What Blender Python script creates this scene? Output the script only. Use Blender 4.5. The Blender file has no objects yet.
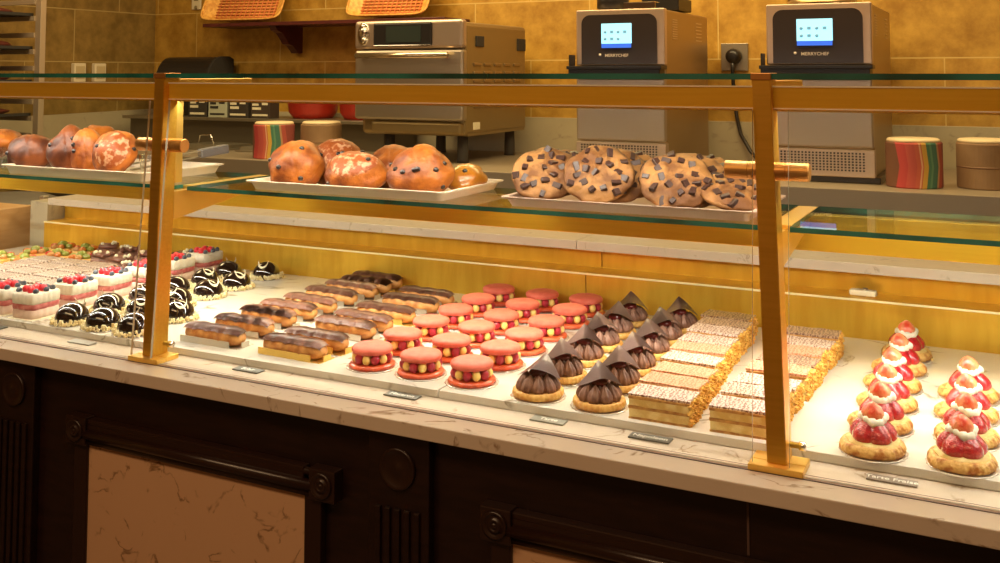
import bpy, bmesh, math, random
from math import sin, cos, pi, radians, hypot
from mathutils import Vector, Matrix, noise, Euler
random.seed(7)
S = bpy.context.scene
COL = S.collection

# ------------------------------------------------------------------ camera
PITCH = radians(3.5)
F = 1009.0
HY = 73.0
YAW = math.atan(510 / (F / cos(PITCH)))
cam = bpy.data.cameras.new('camera')
cam.sensor_width = 36.0
cam.lens = F * 36.0 / 1000.0
cam.shift_y = -(281.5 - (HY - F * math.tan(PITCH))) / 1000.0
cam.clip_start = 0.02
cam_o = bpy.data.objects.new('camera', cam)
cam_o.location = (0, 0, 1.42)
cam_o.rotation_euler = (pi / 2 + PITCH, 0, YAW)
COL.objects.link(cam_o)
S.camera = cam_o

# ------------------------------------------------------------------ world, exposure, room lamps
S.view_settings.view_transform = 'Standard'
S.view_settings.look = 'None'
S.view_settings.gamma = 1.0
S.view_settings.use_curve_mapping = False
S.view_settings.exposure = 0.14
w = bpy.data.worlds.new('world')
S.world = w
w.use_nodes = True
w.node_tree.nodes['Background'].inputs[0].default_value = (1.0, 0.72, 0.42, 1)
w.node_tree.nodes['Background'].inputs[1].default_value = 0.05


def area(name, loc, size, size_y, power, color, rot=(0, 0, 0), spread=180):
    l = bpy.data.lights.new(name, 'AREA')
    l.shape = 'RECTANGLE'
    l.size = size
    l.size_y = size_y
    l.energy = power
    l.color = color
    l.spread = radians(spread)
    o = bpy.data.objects.new(name, l)
    o.location = loc
    o.rotation_euler = rot
    COL.objects.link(o)
    return o


# unseen area lamps by the ceiling; customers' side one added to light counter front
area('kitchen_ceiling_light', (-1.4, 3.3, 2.66), 3.6, 0.5, 84, (1.0, 0.73, 0.36))
area('kitchen_left_ceiling_light', (-3.6, 2.2, 2.66), 0.9, 0.9, 22, (1.0, 0.72, 0.38))
area('customer_side_fill', (-0.9, -0.3, 2.66), 2.6, 0.6, 34, (1.0, 0.62, 0.32))
# lamps of the display case: strip under the top beam, strip under the shelf rail
area('case_top_strip_light', (-1.1, 1.392, 1.368), 3.6, 0.014, 16, (1.0, 0.92, 0.80), rot=(radians(24), 0, 0), spread=170)
area('case_shelf_strip_light', (-1.1, 1.585, 1.148), 3.6, 0.014, 11.5, (1.0, 0.92, 0.78), rot=(radians(6), 0, 0), spread=170)


# ------------------------------------------------------------------ materials
def nodes(name):
    m = bpy.data.materials.new(name)
    m.use_nodes = True
    nt = m.node_tree
    return m, nt, nt.nodes['Principled BSDF']


def mat(name, c, rough=0.5, metal=0.0, spec=0.5, coat=0.0, sss=0.0, emit=None, es=0, bump=0, bscale=50, tr=0, c2=None, nscale=20, lo=.4, hi=.6, detail=4, aniso=None):
    m, nt, p = nodes(name)
    p.inputs['Base Color'].default_value = (*c, 1)
    p.inputs['Roughness'].default_value = rough
    p.inputs['Metallic'].default_value = metal
    p.inputs['Specular IOR Level'].default_value = spec
    p.inputs['Coat Weight'].default_value = coat
    p.inputs['Coat Roughness'].default_value = 0.08
    if sss:
        p.inputs['Subsurface Weight'].default_value = sss
        p.inputs['Subsurface Radius'].default_value = (.006, .003, .002)
    if tr:
        p.inputs['Transmission Weight'].default_value = tr
    if emit:
        p.inputs['Emission Color'].default_value = (*emit, 1)
        p.inputs['Emission Strength'].default_value = es
    tc = nt.nodes.new('ShaderNodeTexCoord')
    vec = tc.outputs['Object']
    if aniso:
        mp = nt.nodes.new('ShaderNodeMapping')
        mp.inputs['Scale'].default_value = aniso
        nt.links.new(vec, mp.inputs[0])
        vec = mp.outputs[0]
    if c2:
        n = nt.nodes.new('ShaderNodeTexNoise')
        n.inputs['Scale'].default_value = nscale
        n.inputs['Detail'].default_value = detail
        nt.links.new(vec, n.inputs['Vector'])
        r = nt.nodes.new('ShaderNodeValToRGB')
        r.color_ramp.elements[0].position = lo
        r.color_ramp.elements[1].position = hi
        r.color_ramp.elements[0].color = (*c, 1)
        r.color_ramp.elements[1].color = (*c2, 1)
        nt.links.new(n.outputs['Fac'], r.inputs['Fac'])
        nt.links.new(r.outputs['Color'], p.inputs['Base Color'])
    if bump:
        n = nt.nodes.new('ShaderNodeTexNoise')
        n.inputs['Scale'].default_value = bscale
        n.inputs['Detail'].default_value = 5
        nt.links.new(vec, n.inputs['Vector'])
        b = nt.nodes.new('ShaderNodeBump')
        b.inputs['Strength'].default_value = bump
        b.inputs['Distance'].default_value = 0.002
        nt.links.new(n.outputs['Fac'], b.inputs['Height'])
        nt.links.new(b.outputs['Normal'], p.inputs['Normal'])
    return m


def marble(name, base, vein, spot, rough=0.18, scale=5.0):
    m, nt, p = nodes(name)
    tc = nt.nodes.new('ShaderNodeTexCoord')
    n1 = nt.nodes.new('ShaderNodeTexNoise'); n1.inputs['Scale'].default_value = scale; n1.inputs['Detail'].default_value = 6
    n1.inputs['Distortion'].default_value = 0.8
    nt.links.new(tc.outputs['Object'], n1.inputs['Vector'])
    # thin broken veins: a narrow band of one noise, masked by another
    r1 = nt.nodes.new('ShaderNodeValToRGB')
    e = r1.color_ramp.elements
    e[0].position = .483; e[0].color = (0, 0, 0, 1)
    e[1].position = .5; e[1].color = (1, 1, 1, 1)
    k = e.new(.517); k.color = (0, 0, 0, 1)
    nt.links.new(n1.outputs['Fac'], r1.inputs['Fac'])
    n2 = nt.nodes.new('ShaderNodeTexNoise'); n2.inputs['Scale'].default_value = scale * 3.1; n2.inputs['Detail'].default_value = 2
    nt.links.new(tc.outputs['Object'], n2.inputs['Vector'])
    r2 = nt.nodes.new('ShaderNodeValToRGB')
    r2.color_ramp.elements[0].position = .5; r2.color_ramp.elements[1].position = .62
    nt.links.new(n2.outputs['Fac'], r2.inputs['Fac'])
    mu = nt.nodes.new('ShaderNodeMath'); mu.operation = 'MULTIPLY'
    nt.links.new(r1.outputs['Color'], mu.inputs[0]); nt.links.new(r2.outputs['Color'], mu.inputs[1])
    n3 = nt.nodes.new('ShaderNodeTexNoise'); n3.inputs['Scale'].default_value = scale * .9; n3.inputs['Detail'].default_value = 3
    nt.links.new(tc.outputs['Object'], n3.inputs['Vector'])
    mx0 = nt.nodes.new('ShaderNodeMixRGB')
    mx0.inputs[1].default_value = (*base, 1); mx0.inputs[2].default_value = (*spot, 1)
    nt.links.new(n3.outputs['Fac'], mx0.inputs[0])
    mx = nt.nodes.new('ShaderNodeMixRGB')
    mx.inputs[2].default_value = (*vein, 1)
    nt.links.new(mu.outputs[0], mx.inputs[0]); nt.links.new(mx0.outputs[0], mx.inputs[1])
    nt.links.new(mx.outputs[0], p.inputs['Base Color'])
    p.inputs['Roughness'].default_value = rough
    return m


def tiles(name, c1, c2, grout, u, off=(0, 0), w=.6, h=.28):
    """stone wall tiles; u is the object axis that runs along the wall"""
    m, nt, p = nodes(name)
    tc = nt.nodes.new('ShaderNodeTexCoord')
    sx = nt.nodes.new('ShaderNodeSeparateXYZ'); nt.links.new(tc.outputs['Object'], sx.inputs[0])
    cb = nt.nodes.new('ShaderNodeCombineXYZ')
    a1 = nt.nodes.new('ShaderNodeMath'); a1.operation = 'ADD'; a1.inputs[1].default_value = off[0]
    a2 = nt.nodes.new('ShaderNodeMath'); a2.operation = 'ADD'; a2.inputs[1].default_value = off[1]
    nt.links.new(sx.outputs[u], a1.inputs[0]); nt.links.new(sx.outputs['Z'], a2.inputs[0])
    nt.links.new(a1.outputs[0], cb.inputs[0]); nt.links.new(a2.outputs[0], cb.inputs[1])
    br = nt.nodes.new('ShaderNodeTexBrick')
    br.offset = 0.5
    br.inputs['Scale'].default_value = 1.0
    br.inputs['Brick Width'].default_value = w
    br.inputs['Row Height'].default_value = h
    br.inputs['Mortar Size'].default_value = .0032
    br.inputs['Mortar Smooth'].default_value = .3
    br.inputs['Color1'].default_value = (1, 1, 1, 1)
    br.inputs['Color2'].default_value = (.86, .86, .86, 1)
    br.inputs['Mortar'].default_value = (0, 0, 0, 1)
    nt.links.new(cb.outputs[0], br.inputs['Vector'])
    n = nt.nodes.new('ShaderNodeTexNoise'); n.inputs['Scale'].default_value = 9; n.inputs['Detail'].default_value = 9; n.inputs['Roughness'].default_value = .68
    nt.links.new(tc.outputs['Object'], n.inputs['Vector'])
    r = nt.nodes.new('ShaderNodeValToRGB')
    r.color_ramp.elements[0].position = .36; r.color_ramp.elements[1].position = .66
    r.color_ramp.elements[0].color = (*c1, 1); r.color_ramp.elements[1].color = (*c2, 1)
    nt.links.new(n.outputs['Fac'], r.inputs['Fac'])
    mul = nt.nodes.new('ShaderNodeMixRGB'); mul.blend_type = 'MULTIPLY'; mul.inputs[0].default_value = 1
    nt.links.new(r.outputs[0], mul.inputs[1]); nt.links.new(br.outputs['Color'], mul.inputs[2])
    mx = nt.nodes.new('ShaderNodeMixRGB'); mx.inputs[2].default_value = (*grout, 1)
    nt.links.new(br.outputs['Fac'], mx.inputs[0]); nt.links.new(mul.outputs[0], mx.inputs[1])
    nt.links.new(mx.outputs[0], p.inputs['Base Color'])
    p.inputs['Roughness'].default_value = .42
    b = nt.nodes.new('ShaderNodeBump'); b.inputs['Strength'].default_value = .25; b.inputs['Distance'].default_value = .004
    nt.links.new(n.outputs['Fac'], b.inputs['Height']); nt.links.new(b.outputs[0], p.inputs['Normal'])
    return m


def thin_glass(name, tint=(.97, .99, .97), ior=1.45, k=1.0):
    m = bpy.data.materials.new(name)
    m.use_nodes = True
    nt = m.node_tree
    nt.nodes.clear()
    o = nt.nodes.new('ShaderNodeOutputMaterial')
    t = nt.nodes.new('ShaderNodeBsdfTransparent'); t.inputs[0].default_value = (*tint, 1)
    g = nt.nodes.new('ShaderNodeBsdfGlossy'); g.inputs['Roughness'].default_value = .01
    g.inputs['Color'].default_value = (.95, .97, .95, 1)
    f0 = ((ior - 1) / (ior + 1)) ** 2
    lw = nt.nodes.new('ShaderNodeLayerWeight'); lw.inputs['Blend'].default_value = .5
    f = nt.nodes.new('ShaderNodeMath'); f.operation = 'POWER'; f.inputs[1].default_value = 5
    nt.links.new(lw.outputs['Facing'], f.inputs[0])
    mu = nt.nodes.new('ShaderNodeMath'); mu.operation = 'MULTIPLY_ADD'; mu.inputs[1].default_value = (1 - f0) * k; mu.inputs[2].default_value = f0 * k
    mx = nt.nodes.new('ShaderNodeMixShader')
    nt.links.new(f.outputs[0], mu.inputs[0]); nt.links.new(mu.outputs[0], mx.inputs[0])
    nt.links.new(t.outputs[0], mx.inputs[1]); nt.links.new(g.outputs[0], mx.inputs[2])
    nt.links.new(mx.outputs[0], o.inputs[0])
    return m


def lattice(name, light, dark, scale=1.0, a=.35):
    """icing with a feathered piped pattern"""
    m, nt, p = nodes(name)
    tc = nt.nodes.new('ShaderNodeTexCoord')
    mp = nt.nodes.new('ShaderNodeMapping'); mp.inputs['Scale'].default_value = (1, 1, 1)
    nt.links.new(tc.outputs['Object'], mp.inputs[0])
    wv = nt.nodes.new('ShaderNodeTexWave'); wv.bands_direction = 'X'; wv.inputs['Scale'].default_value = 44 * scale
    wv.inputs['Distortion'].default_value = 9.0; wv.inputs['Detail'].default_value = 2; wv.inputs['Detail Scale'].default_value = 3
    nt.links.new(mp.outputs[0], wv.inputs[0])
    r = nt.nodes.new('ShaderNodeValToRGB')
    r.color_ramp.elements[0].position = a; r.color_ramp.elements[1].position = a + .3
    r.color_ramp.elements[0].color = (*dark, 1); r.color_ramp.elements[1].color = (*light, 1)
    nt.links.new(wv.outputs['Fac'], r.inputs[0])
    nt.links.new(r.outputs[0], p.inputs['Base Color'])
    p.inputs['Roughness'].default_value = .3
    p.inputs['Coat Weight'].default_value = .25
    b = nt.nodes.new('ShaderNodeBump'); b.inputs['Strength'].default_value = .5; b.inputs['Distance'].default_value = .001
    nt.links.new(wv.outputs['Fac'], b.inputs['Height']); nt.links.new(b.outputs[0], p.inputs['Normal'])
    return m


GOLD = mat('brushed_brass', (.80, .46, .06), .32, .80, c2=(.72, .40, .045), nscale=6, lo=.3, hi=.7, aniso=(1, 30, 30))
GOLD_BRIGHT = mat('satin_brass', (.86, .55, .12), .30, .8)
GOLD_PANEL = mat('gold_sheet', (.80, .50, .055), .38, .65, c2=(.70, .40, .035), nscale=14, lo=.35, hi=.65, aniso=(3, 1, .5))
BEAM = mat('beam_brass', (.80, .46, .035), .38, .40, c2=(.74, .40, .025), nscale=6, lo=.3, hi=.7, aniso=(1, 30, 30))
BRONZE = mat('bronze', (.58, .27, .07), .42, .8)
STEEL = mat('stainless_steel', (.46, .40, .31), .36, .9, bump=.08, bscale=8, aniso=(1, 1, 30))
STEEL_DARK = mat('dull_steel', (.33, .29, .22), .42, .85)
STEEL_FLAT = mat('worktop_steel', (.36, .29, .21), .45, .5)
CHROME = mat('chrome', (.85, .83, .8), .12, 1)
BLACK = mat('black_plastic', (.012, .010, .009), .35)
DARKPANEL = mat('dark_glass_panel', (.035, .026, .024), .2)
BLACKMATTE = mat('black_matte', (.02, .018, .016), .7)
WOOD = mat('dark_stained_wood', (.011, .0035, .0025), .38, coat=.1, c2=(.018, .006, .004), nscale=18, aniso=(1, 6, 6))
WOOD_CARVE = mat('carved_dark_wood', (.022, .008, .005), .32, coat=.2)
REDWOOD = mat('dark_red_wood', (.055, .010, .010), .35, c2=(.09, .018, .015), nscale=20, aniso=(1, 8, 8))
MARBLE = marble('white_marble', (.74, .71, .66), (.26, .22, .16), (.58, .54, .46), .2, 6)
MARBLE_TOP = marble('cream_marble', (.72, .62, .50), (.30, .20, .12), (.60, .50, .40), .22, 9)
MARBLE_PANEL = marble('beige_marble', (.64, .40, .235), (.24, .13, .06), (.60, .37, .215), .3, 10)
STONE = marble('grey_stone', (.50, .43, .29), (.30, .25, .18), (.34, .29, .2), .4, 5)
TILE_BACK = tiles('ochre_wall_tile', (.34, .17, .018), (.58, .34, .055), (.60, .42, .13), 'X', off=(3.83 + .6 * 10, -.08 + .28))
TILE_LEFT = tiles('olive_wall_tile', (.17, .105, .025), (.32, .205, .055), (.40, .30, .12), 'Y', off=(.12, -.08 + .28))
FLOOR_M = mat('floor_tile', (.10, .06, .04), .4, c2=(.14, .09, .06), nscale=3)
CEIL_M = mat('ceiling_paint', (.45, .34, .22), .8)
WALL_M = mat('warm_plaster', (.35, .22, .12), .8)
GLASS = thin_glass('clear_glass')
GLASS_SHELF = thin_glass('shelf_glass', (.93, .97, .94), 1.5, .75)
GLASS_EDGE = mat('green_glass_edge', (.004, .055, .038), .10, 0, .8, coat=.6, c2=(.02, .20, .16), nscale=5, aniso=(1, 1, 1))
CLEAR = thin_glass('clear_acrylic', (.94, .94, .92), 1.5, 1.4)

PLATE = mat('silver_card', (.80, .74, .66), .25, .6)
CORAL = mat('coral_macaron_shell', (.80, .17, .11), .55, sss=.1, c2=(.74, .13, .08), nscale=60, bump=.15, bscale=180)
CORAL_BASE = mat('glazed_coral_shell', (.78, .13, .04), .3, coat=.4, c2=(.62, .07, .02), nscale=90, bump=.6, bscale=220)
RASP = mat('raspberry', (.42, .010, .035), .3, coat=.4, sss=.1, bump=.8, bscale=420)
RASP_TOP = mat('bright_raspberry', (.78, .022, .045), .35, coat=.3, sss=.15, bump=.8, bscale=420)
CREAM_Y = mat('yellow_cream', (.92, .66, .20), .38, sss=.2)
PUFF = mat('baked_puff_pastry', (.62, .27, .045), .42, coat=.25, c2=(.80, .48, .13), nscale=70, bump=.6, bscale=160)
PUFF_PALE = mat('pale_puff_pastry', (.74, .44, .13), .45, c2=(.44, .15, .022), nscale=90, lo=.45, hi=.62, bump=1, bscale=260)
CHOC_CREAM = mat('chocolate_cream', (.16, .070, .048), .45, c2=(.30, .15, .105), nscale=60)
CHOC_SHEET = mat('chocolate_sheet', (.185, .115, .115), .30, coat=.3)  # base lightened to stand in for the glossy reflection on the sheet
CHOC_GLAZE = mat('chocolate_glaze', (.17, .062, .040), .36, coat=.15, c2=(.24, .098, .065), nscale=30)
CHOUX = mat('choux_pastry', (.72, .36, .11), .5, c2=(.50, .19, .045), nscale=60, bump=1, bscale=130)
GOLD_CARD = mat('gold_card', (.85, .58, .14), .28, .75)
SILVER_CARD = mat('silver_card_holder', (.60, .56, .48), .28, .8)
CUSTARD = mat('custard_cream', (.86, .70, .32), .5, sss=.15, c2=(.72, .50, .16), nscale=60)
FLAKE = mat('flaky_pastry', (.42, .19, .045), .6, c2=(.62, .33, .09), nscale=120, bump=1, bscale=240)
FLAKE_LIT = mat('gold_lit_flaky_pastry', (.92, .60, .14), .5, c2=(.74, .36, .05), nscale=70, lo=.42, hi=.6, bump=1, bscale=160)
ICING_WHITE = lattice('feathered_white_icing', (.78, .62, .56), (.26, .12, .09), 1.2, .18)
ICING_PINK = lattice('feathered_pink_icing', (.74, .40, .28), (.50, .18, .09), 1.2, .15)
ICING_BROWN = lattice('feathered_brown_icing', (.52, .35, .25), (.16, .07, .05), 1.2, .40)
BERRY_RED = mat('glazed_strawberry', (.40, .004, .014), .10, coat=1.0, c2=(.56, .012, .018), nscale=160, bump=.9, bscale=420)
BERRY_TOP = mat('fresh_strawberry', (.76, .06, .025), .25, coat=.5, c2=(.84, .38, .17), nscale=46, bump=.3, bscale=300)
WHIP = mat('whipped_cream', (.90, .85, .72), .5, sss=.2)
GREEN = mat('green_leaf', (.14, .26, .03), .5)
DOME = mat('mirror_chocolate_glaze', (.010, .0045, .004), .04, coat=1.0)
ALMOND = mat('chopped_almonds', (.92, .82, .52), .6, c2=(.76, .60, .28), nscale=90)
WCHOC = mat('white_chocolate', (.92, .84, .60), .35)
CAKE_WHITE = mat('white_mousse', (.76, .70, .58), .6, bump=.8, bscale=90)
CAKE_PINK = mat('pale_pink_mousse', (.74, .55, .46), .6)
CAKE_RED = mat('raspberry_jelly', (.46, .09, .09), .4, c2=(.62, .22, .20), nscale=70)
BLUEB = mat('blueberry', (.035, .045, .075), .45, c2=(.16, .19, .24), nscale=120)
COOKIE = mat('cookie_dough', (.13, .046, .010), .65, spec=.3, c2=(.30, .135, .038), nscale=34, lo=.42, hi=.62, bump=1, bscale=70)
COOKIE_EDGE = COOKIE
CHUNK = mat('chocolate_chunk', (.040, .015, .010), .42, spec=.4)
BUN = mat('glazed_bun_crust', (.13, .024, .004), .46, spec=.3, c2=(.42, .12, .014), nscale=26, lo=.36, hi=.66, bump=1, bscale=90)
BUN_DARK = mat('dark_bun_crust', (.06, .013, .004), .46, spec=.3, c2=(.18, .045, .009), nscale=22, bump=.4, bscale=50)
BUN_YELLOW = mat('golden_bun_crust', (.58, .23, .02), .35, coat=.4, c2=(.46, .15, .012), nscale=20)
SUGAR = mat('icing_sugar_crust', (.50, .26, .14), .5, spec=.3, c2=(.26, .055, .008), nscale=90, lo=.38, hi=.50, bump=.5, bscale=120)
RAISIN = mat('raisin', (.018, .010, .010), .3, coat=.3)
TRAY = mat('cream_tray', (.78, .66, .50), .32)
TRAY_STEEL = mat('aluminium_tray', (.60, .52, .44), .28, .8)
CARD_M = mat('name_card_grey', (.13, .125, .105), .45)
CARD_TEXT = mat('name_card_print', (.85, .84, .78), .5)
SCREEN = mat('lit_screen', (.1, .3, .35), .3, emit=(.42, .86, .95), es=1.25)
SCREEN_BAR = mat('lit_screen_bar', (.02, .06, .3), .3, emit=(.03, .12, .60), es=1.2)
SCREEN_ICON = mat('screen_icons', (.1, .2, .25), .3, emit=(.14, .36, .46), es=.8)
WICKER = mat('wicker', (.62, .28, .05), .5, c2=(.80, .45, .10), nscale=50)
LINER = mat('red_checked_liner', (.62, .20, .06), .6)
RED_PL = mat('red_plastic', (.48, .018, .008), .35)
WHITE_PL = mat('white_plastic', (.70, .62, .44), .45)
PAPER = mat('white_paper', (.74, .68, .50), .6)
KRAFT = mat('brown_card', (.27, .155, .075), .6, c2=(.33, .20, .10), nscale=8)
RACK_M = mat('rack_aluminium', (.46, .37, .26), .4, .4)
GREENCARD = mat('grey_green_paper', (.42, .44, .34), .6)
BOARD = mat('beech_board', (.46, .26, .10), .5, c2=(.52, .31, .13), nscale=10, aniso=(8, 1, 8))
GREYMAT = mat('grey_lid', (.11, .095, .075), .6)
KIWI = mat('kiwi_fruit', (.26, .30, .05), .25, coat=.6)
ORANGE = mat('orange_fruit', (.58, .16, .02), .25, coat=.7)
PEACH = mat('peach_fruit', (.55, .28, .09), .25, coat=.6)


def napkin_material():
    m, nt, p = nodes('striped_paper_napkins')
    tc = nt.nodes.new('ShaderNodeTexCoord')
    sx = nt.nodes.new('ShaderNodeSeparateXYZ'); nt.links.new(tc.outputs['Object'], sx.inputs[0])
    # stripes bend slightly half way up the pile
    ab = nt.nodes.new('ShaderNodeMath'); ab.operation = 'SUBTRACT'; ab.inputs[1].default_value = .07
    nt.links.new(sx.outputs['Z'], ab.inputs[0])
    a2 = nt.nodes.new('ShaderNodeMath'); a2.operation = 'ABSOLUTE'; nt.links.new(ab.outputs[0], a2.inputs[0])
    mu = nt.nodes.new('ShaderNodeMath'); mu.operation = 'MULTIPLY_ADD'; mu.inputs[1].default_value = .12
    nt.links.new(a2.outputs[0], mu.inputs[0]); nt.links.new(sx.outputs['X'], mu.inputs[2])
    mr = nt.nodes.new('ShaderNodeMapRange'); mr.inputs[1].default_value = -.085; mr.inputs[2].default_value = .095
    nt.links.new(mu.outputs[0], mr.inputs[0])
    r = nt.nodes.new('ShaderNodeValToRGB'); r.color_ramp.interpolation = 'CONSTANT'
    cols = [(0, (.16, .06, .03)), (.10, (.50, .05, .05)), (.22, (.55, .09, .07)), (.36, (.60, .12, .07)), (.43, (.75, .42, .25)), (.46, (.6, .15, .06)),
            (.48, (.66, .38, .06)), (.56, (.06, .20, .12)), (.62, (.12, .28, .16)), (.66, (.05, .17, .12)), (.76, (.45, .24, .12)), (.80, (.38, .07, .05)), (.88, (.24, .05, .04))]
    el = r.color_ramp.elements
    el[0].position = 0; el[0].color = (*cols[0][1], 1)
    el[1].position = cols[1][0]; el[1].color = (*cols[1][1], 1)
    for ps, c in cols[2:]:
        k = el.new(ps); k.color = (*c, 1)
    nt.links.new(mr.outputs[0], r.inputs[0]); nt.links.new(r.outputs[0], p.inputs['Base Color'])
    p.inputs['Roughness'].default_value = .7
    return m


NAPKIN = napkin_material()


# ------------------------------------------------------------------ mesh helpers
class B:
    """collects shapes into one mesh"""

    def __init__(self):
        self.bm = bmesh.new()
        self.mi = 0

    def _f(self, fs, smooth):
        for f in fs:
            f.material_index = self.mi
            f.smooth = smooth

    def box(self, x0, x1, y0, y1, z0, z1, bev=0, M=None, seg=2):
        t = bmesh.new()
        v = [t.verts.new(p) for p in ((x0, y0, z0), (x1, y0, z0), (x1, y1, z0), (x0, y1, z0), (x0, y0, z1), (x1, y0, z1), (x1, y1, z1), (x0, y1, z1))]
        for q in ((0, 3, 2, 1), (4, 5, 6, 7), (0, 1, 5, 4), (1, 2, 6, 5), (2, 3, 7, 6), (3, 0, 4, 7)):
            t.faces.new([v[i] for i in q])
        if bev:
            bmesh.ops.bevel(t, geom=t.edges[:], offset=bev, segments=seg, affect='EDGES', profile=.5)
        if M:
            t.transform(M)
        self.merge(t, False)
        return self

    def merge(self, t, smooth):
        mp = {}
        for v in t.verts:
            mp[v] = self.bm.verts.new(v.co)
        fs = []
        for f in t.faces:
            try:
                fs.append(self.bm.faces.new([mp[v] for v in f.verts]))
            except ValueError:
                pass
        self._f(fs, smooth)
        t.free()

    def lathe(self, prof, seg=24, c=(0, 0, 0), wob=None, M=None, smooth=True):
        """prof: (r, z) pairs bottom to top; wob(angle, r, z) -> factor"""
        t = bmesh.new()
        rings = []
        for r, z in prof:
            if r < 1e-6:
                rings.append([t.verts.new((c[0], c[1], c[2] + z))])
            else:
                ring = []
                for i in range(seg):
                    a = 2 * pi * i / seg
                    k = wob(a, r, z) if wob else 1
                    ring.append(t.verts.new((c[0] + r * k * cos(a), c[1] + r * k * sin(a), c[2] + z)))
                rings.append(ring)
        for a, b in zip(rings, rings[1:]):
            if len(a) == 1 and len(b) == 1:
                continue
            for i in range(seg):
                j = (i + 1) % seg
                if len(a) == 1:
                    t.faces.new((a[0], b[j], b[i]))
                elif len(b) == 1:
                    t.faces.new((a[i], a[j], b[0]))
                else:
                    t.faces.new((a[i], a[j], b[j], b[i]))
        if len(rings[0]) > 1:
            t.faces.new(rings[0][::-1])
        if len(rings[-1]) > 1:
            t.faces.new(rings[-1])
        if M:
            t.transform(M)
        self.merge(t, smooth)
        return self

    def ball(self, c, r, seg=12, M=None, amp=0, fr=1, sd=0, flat=None):
        """ellipsoid with optional surface noise; flat: cut below this local z"""
        if not hasattr(r, '__len__'):
            r = (r, r, r)
        t = bmesh.new()
        bmesh.ops.create_uvsphere(t, u_segments=seg, v_segments=max(6, seg * 2 // 3), radius=1)
        for v in t.verts:
            k = 1 + (amp * noise.noise(v.co * fr + Vector((sd, sd * 1.7, 3.1))) if amp else 0)
            v.co = Vector((v.co.x * r[0], v.co.y * r[1], v.co.z * r[2])) * k
            if flat is not None and v.co.z < flat:
                v.co.z = flat
        if M:
            t.transform(M)
        t.transform(Matrix.Translation(c))
        self.merge(t, True)
        return self

    def tube(self, pts, r, seg=8, closed=False, smooth=True):
        pts = [Vector(p) for p in pts]
        n = len(pts)
        rings = []
        up = Vector((0, 0, 1))
        prev = None
        for i, p in enumerate(pts):
            if closed:
                d = pts[(i + 1) % n] - pts[i - 1]
            else:
                d = pts[min(i + 1, n - 1)] - pts[max(i - 1, 0)]
            d.normalize()
            if prev is None:
                a = d.cross(up)
                if a.length < 1e-3:
                    a = d.cross(Vector((1, 0, 0)))
            else:
                a = prev - d * prev.dot(d)
            a.normalize()
            prev = a
            b = d.cross(a)
            rr = r[i] if hasattr(r, '__len__') else r
            rings.append([self.bm.verts.new(p + (a * cos(2 * pi * k / seg) + b * sin(2 * pi * k / seg)) * rr) for k in range(seg)])
        fs = []
        m = n if closed else n - 1
        for i in range(m):
            A, Bq = rings[i], rings[(i + 1) % n]
            for k in range(seg):
                j = (k + 1) % seg
                fs.append(self.bm.faces.new((A[k], A[j], Bq[j], Bq[k])))
        if not closed:
            fs.append(self.bm.faces.new(rings[0][::-1]))
            fs.append(self.bm.faces.new(rings[-1]))
        self._f(fs, smooth)
        return self

    def prism(self, pts, axis, a0, a1, M=None, smooth=False):
        """extrude a 2D outline along axis ('X','Y','Z')"""
        def P(p, h):
            if axis == 'X': return (h, p[0], p[1])
            if axis == 'Y': return (p[0], h, p[1])
            return (p[0], p[1], h)
        t = bmesh.new()
        A = [t.verts.new(P(p, a0)) for p in pts]
        C = [t.verts.new(P(p, a1)) for p in pts]
        n = len(pts)
        t.faces.new(A); t.faces.new(C[::-1])
        for i in range(n):
            t.faces.new((A[i], C[i], C[(i + 1) % n], A[(i + 1) % n]))
        bmesh.ops.recalc_face_normals(t, faces=t.faces)
        if M:
            t.transform(M)
        self.merge(t, smooth)
        return self

    def sheet(self, fn, nu, nv, th):
        """a curved sheet with thickness; fn(u,v) in [0,1] -> Vector"""
        t = bmesh.new()
        g = [[t.verts.new(fn(i / nu, j / nv)) for j in range(nv + 1)] for i in range(nu + 1)]
        for i in range(nu):
            for j in range(nv):
                t.faces.new((g[i][j], g[i + 1][j], g[i + 1][j + 1], g[i][j + 1]))
        r = bmesh.ops.solidify(t, geom=t.faces[:], thickness=th)
        bmesh.ops.recalc_face_normals(t, faces=t.faces)
        self.merge(t, True)
        return self

    def mat(self, i):
        self.mi = i
        return self


def thing(name, label, cat, loc=(0, 0, 0), rz=0, group=None):
    o = bpy.data.objects.new(name, None)
    o.empty_display_size = .02
    COL.objects.link(o)
    o.location = loc
    o.rotation_euler = (0, 0, rz)
    o['label'] = label
    o['category'] = cat
    if group:
        o['group'] = group
    return o


def obj(name, b, m, parent=None, label=None, auto=None):
    me = bpy.data.meshes.new(name)
    b.bm.normal_update()
    b.bm.to_mesh(me)
    b.bm.free()
    for x in (m if isinstance(m, (list, tuple)) else [m]):
        me.materials.append(x)
    o = bpy.data.objects.new(name, me)
    COL.objects.link(o)
    if parent:
        o.parent = parent
    if label:
        o['label'] = label
    return o


def tag(o, label, cat, group=None):
    o['label'] = label
    o['category'] = cat
    if group:
        o['group'] = group
    return o


def struct(name, b, m):
    o = obj(name, b, m)
    o['kind'] = 'structure'
    return o


def copy_tree(o, parent=None):
    c = o.copy()
    COL.objects.link(c)
    c.parent = parent
    for ch in list(o.children):
        copy_tree(ch, c)
    return c


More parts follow.
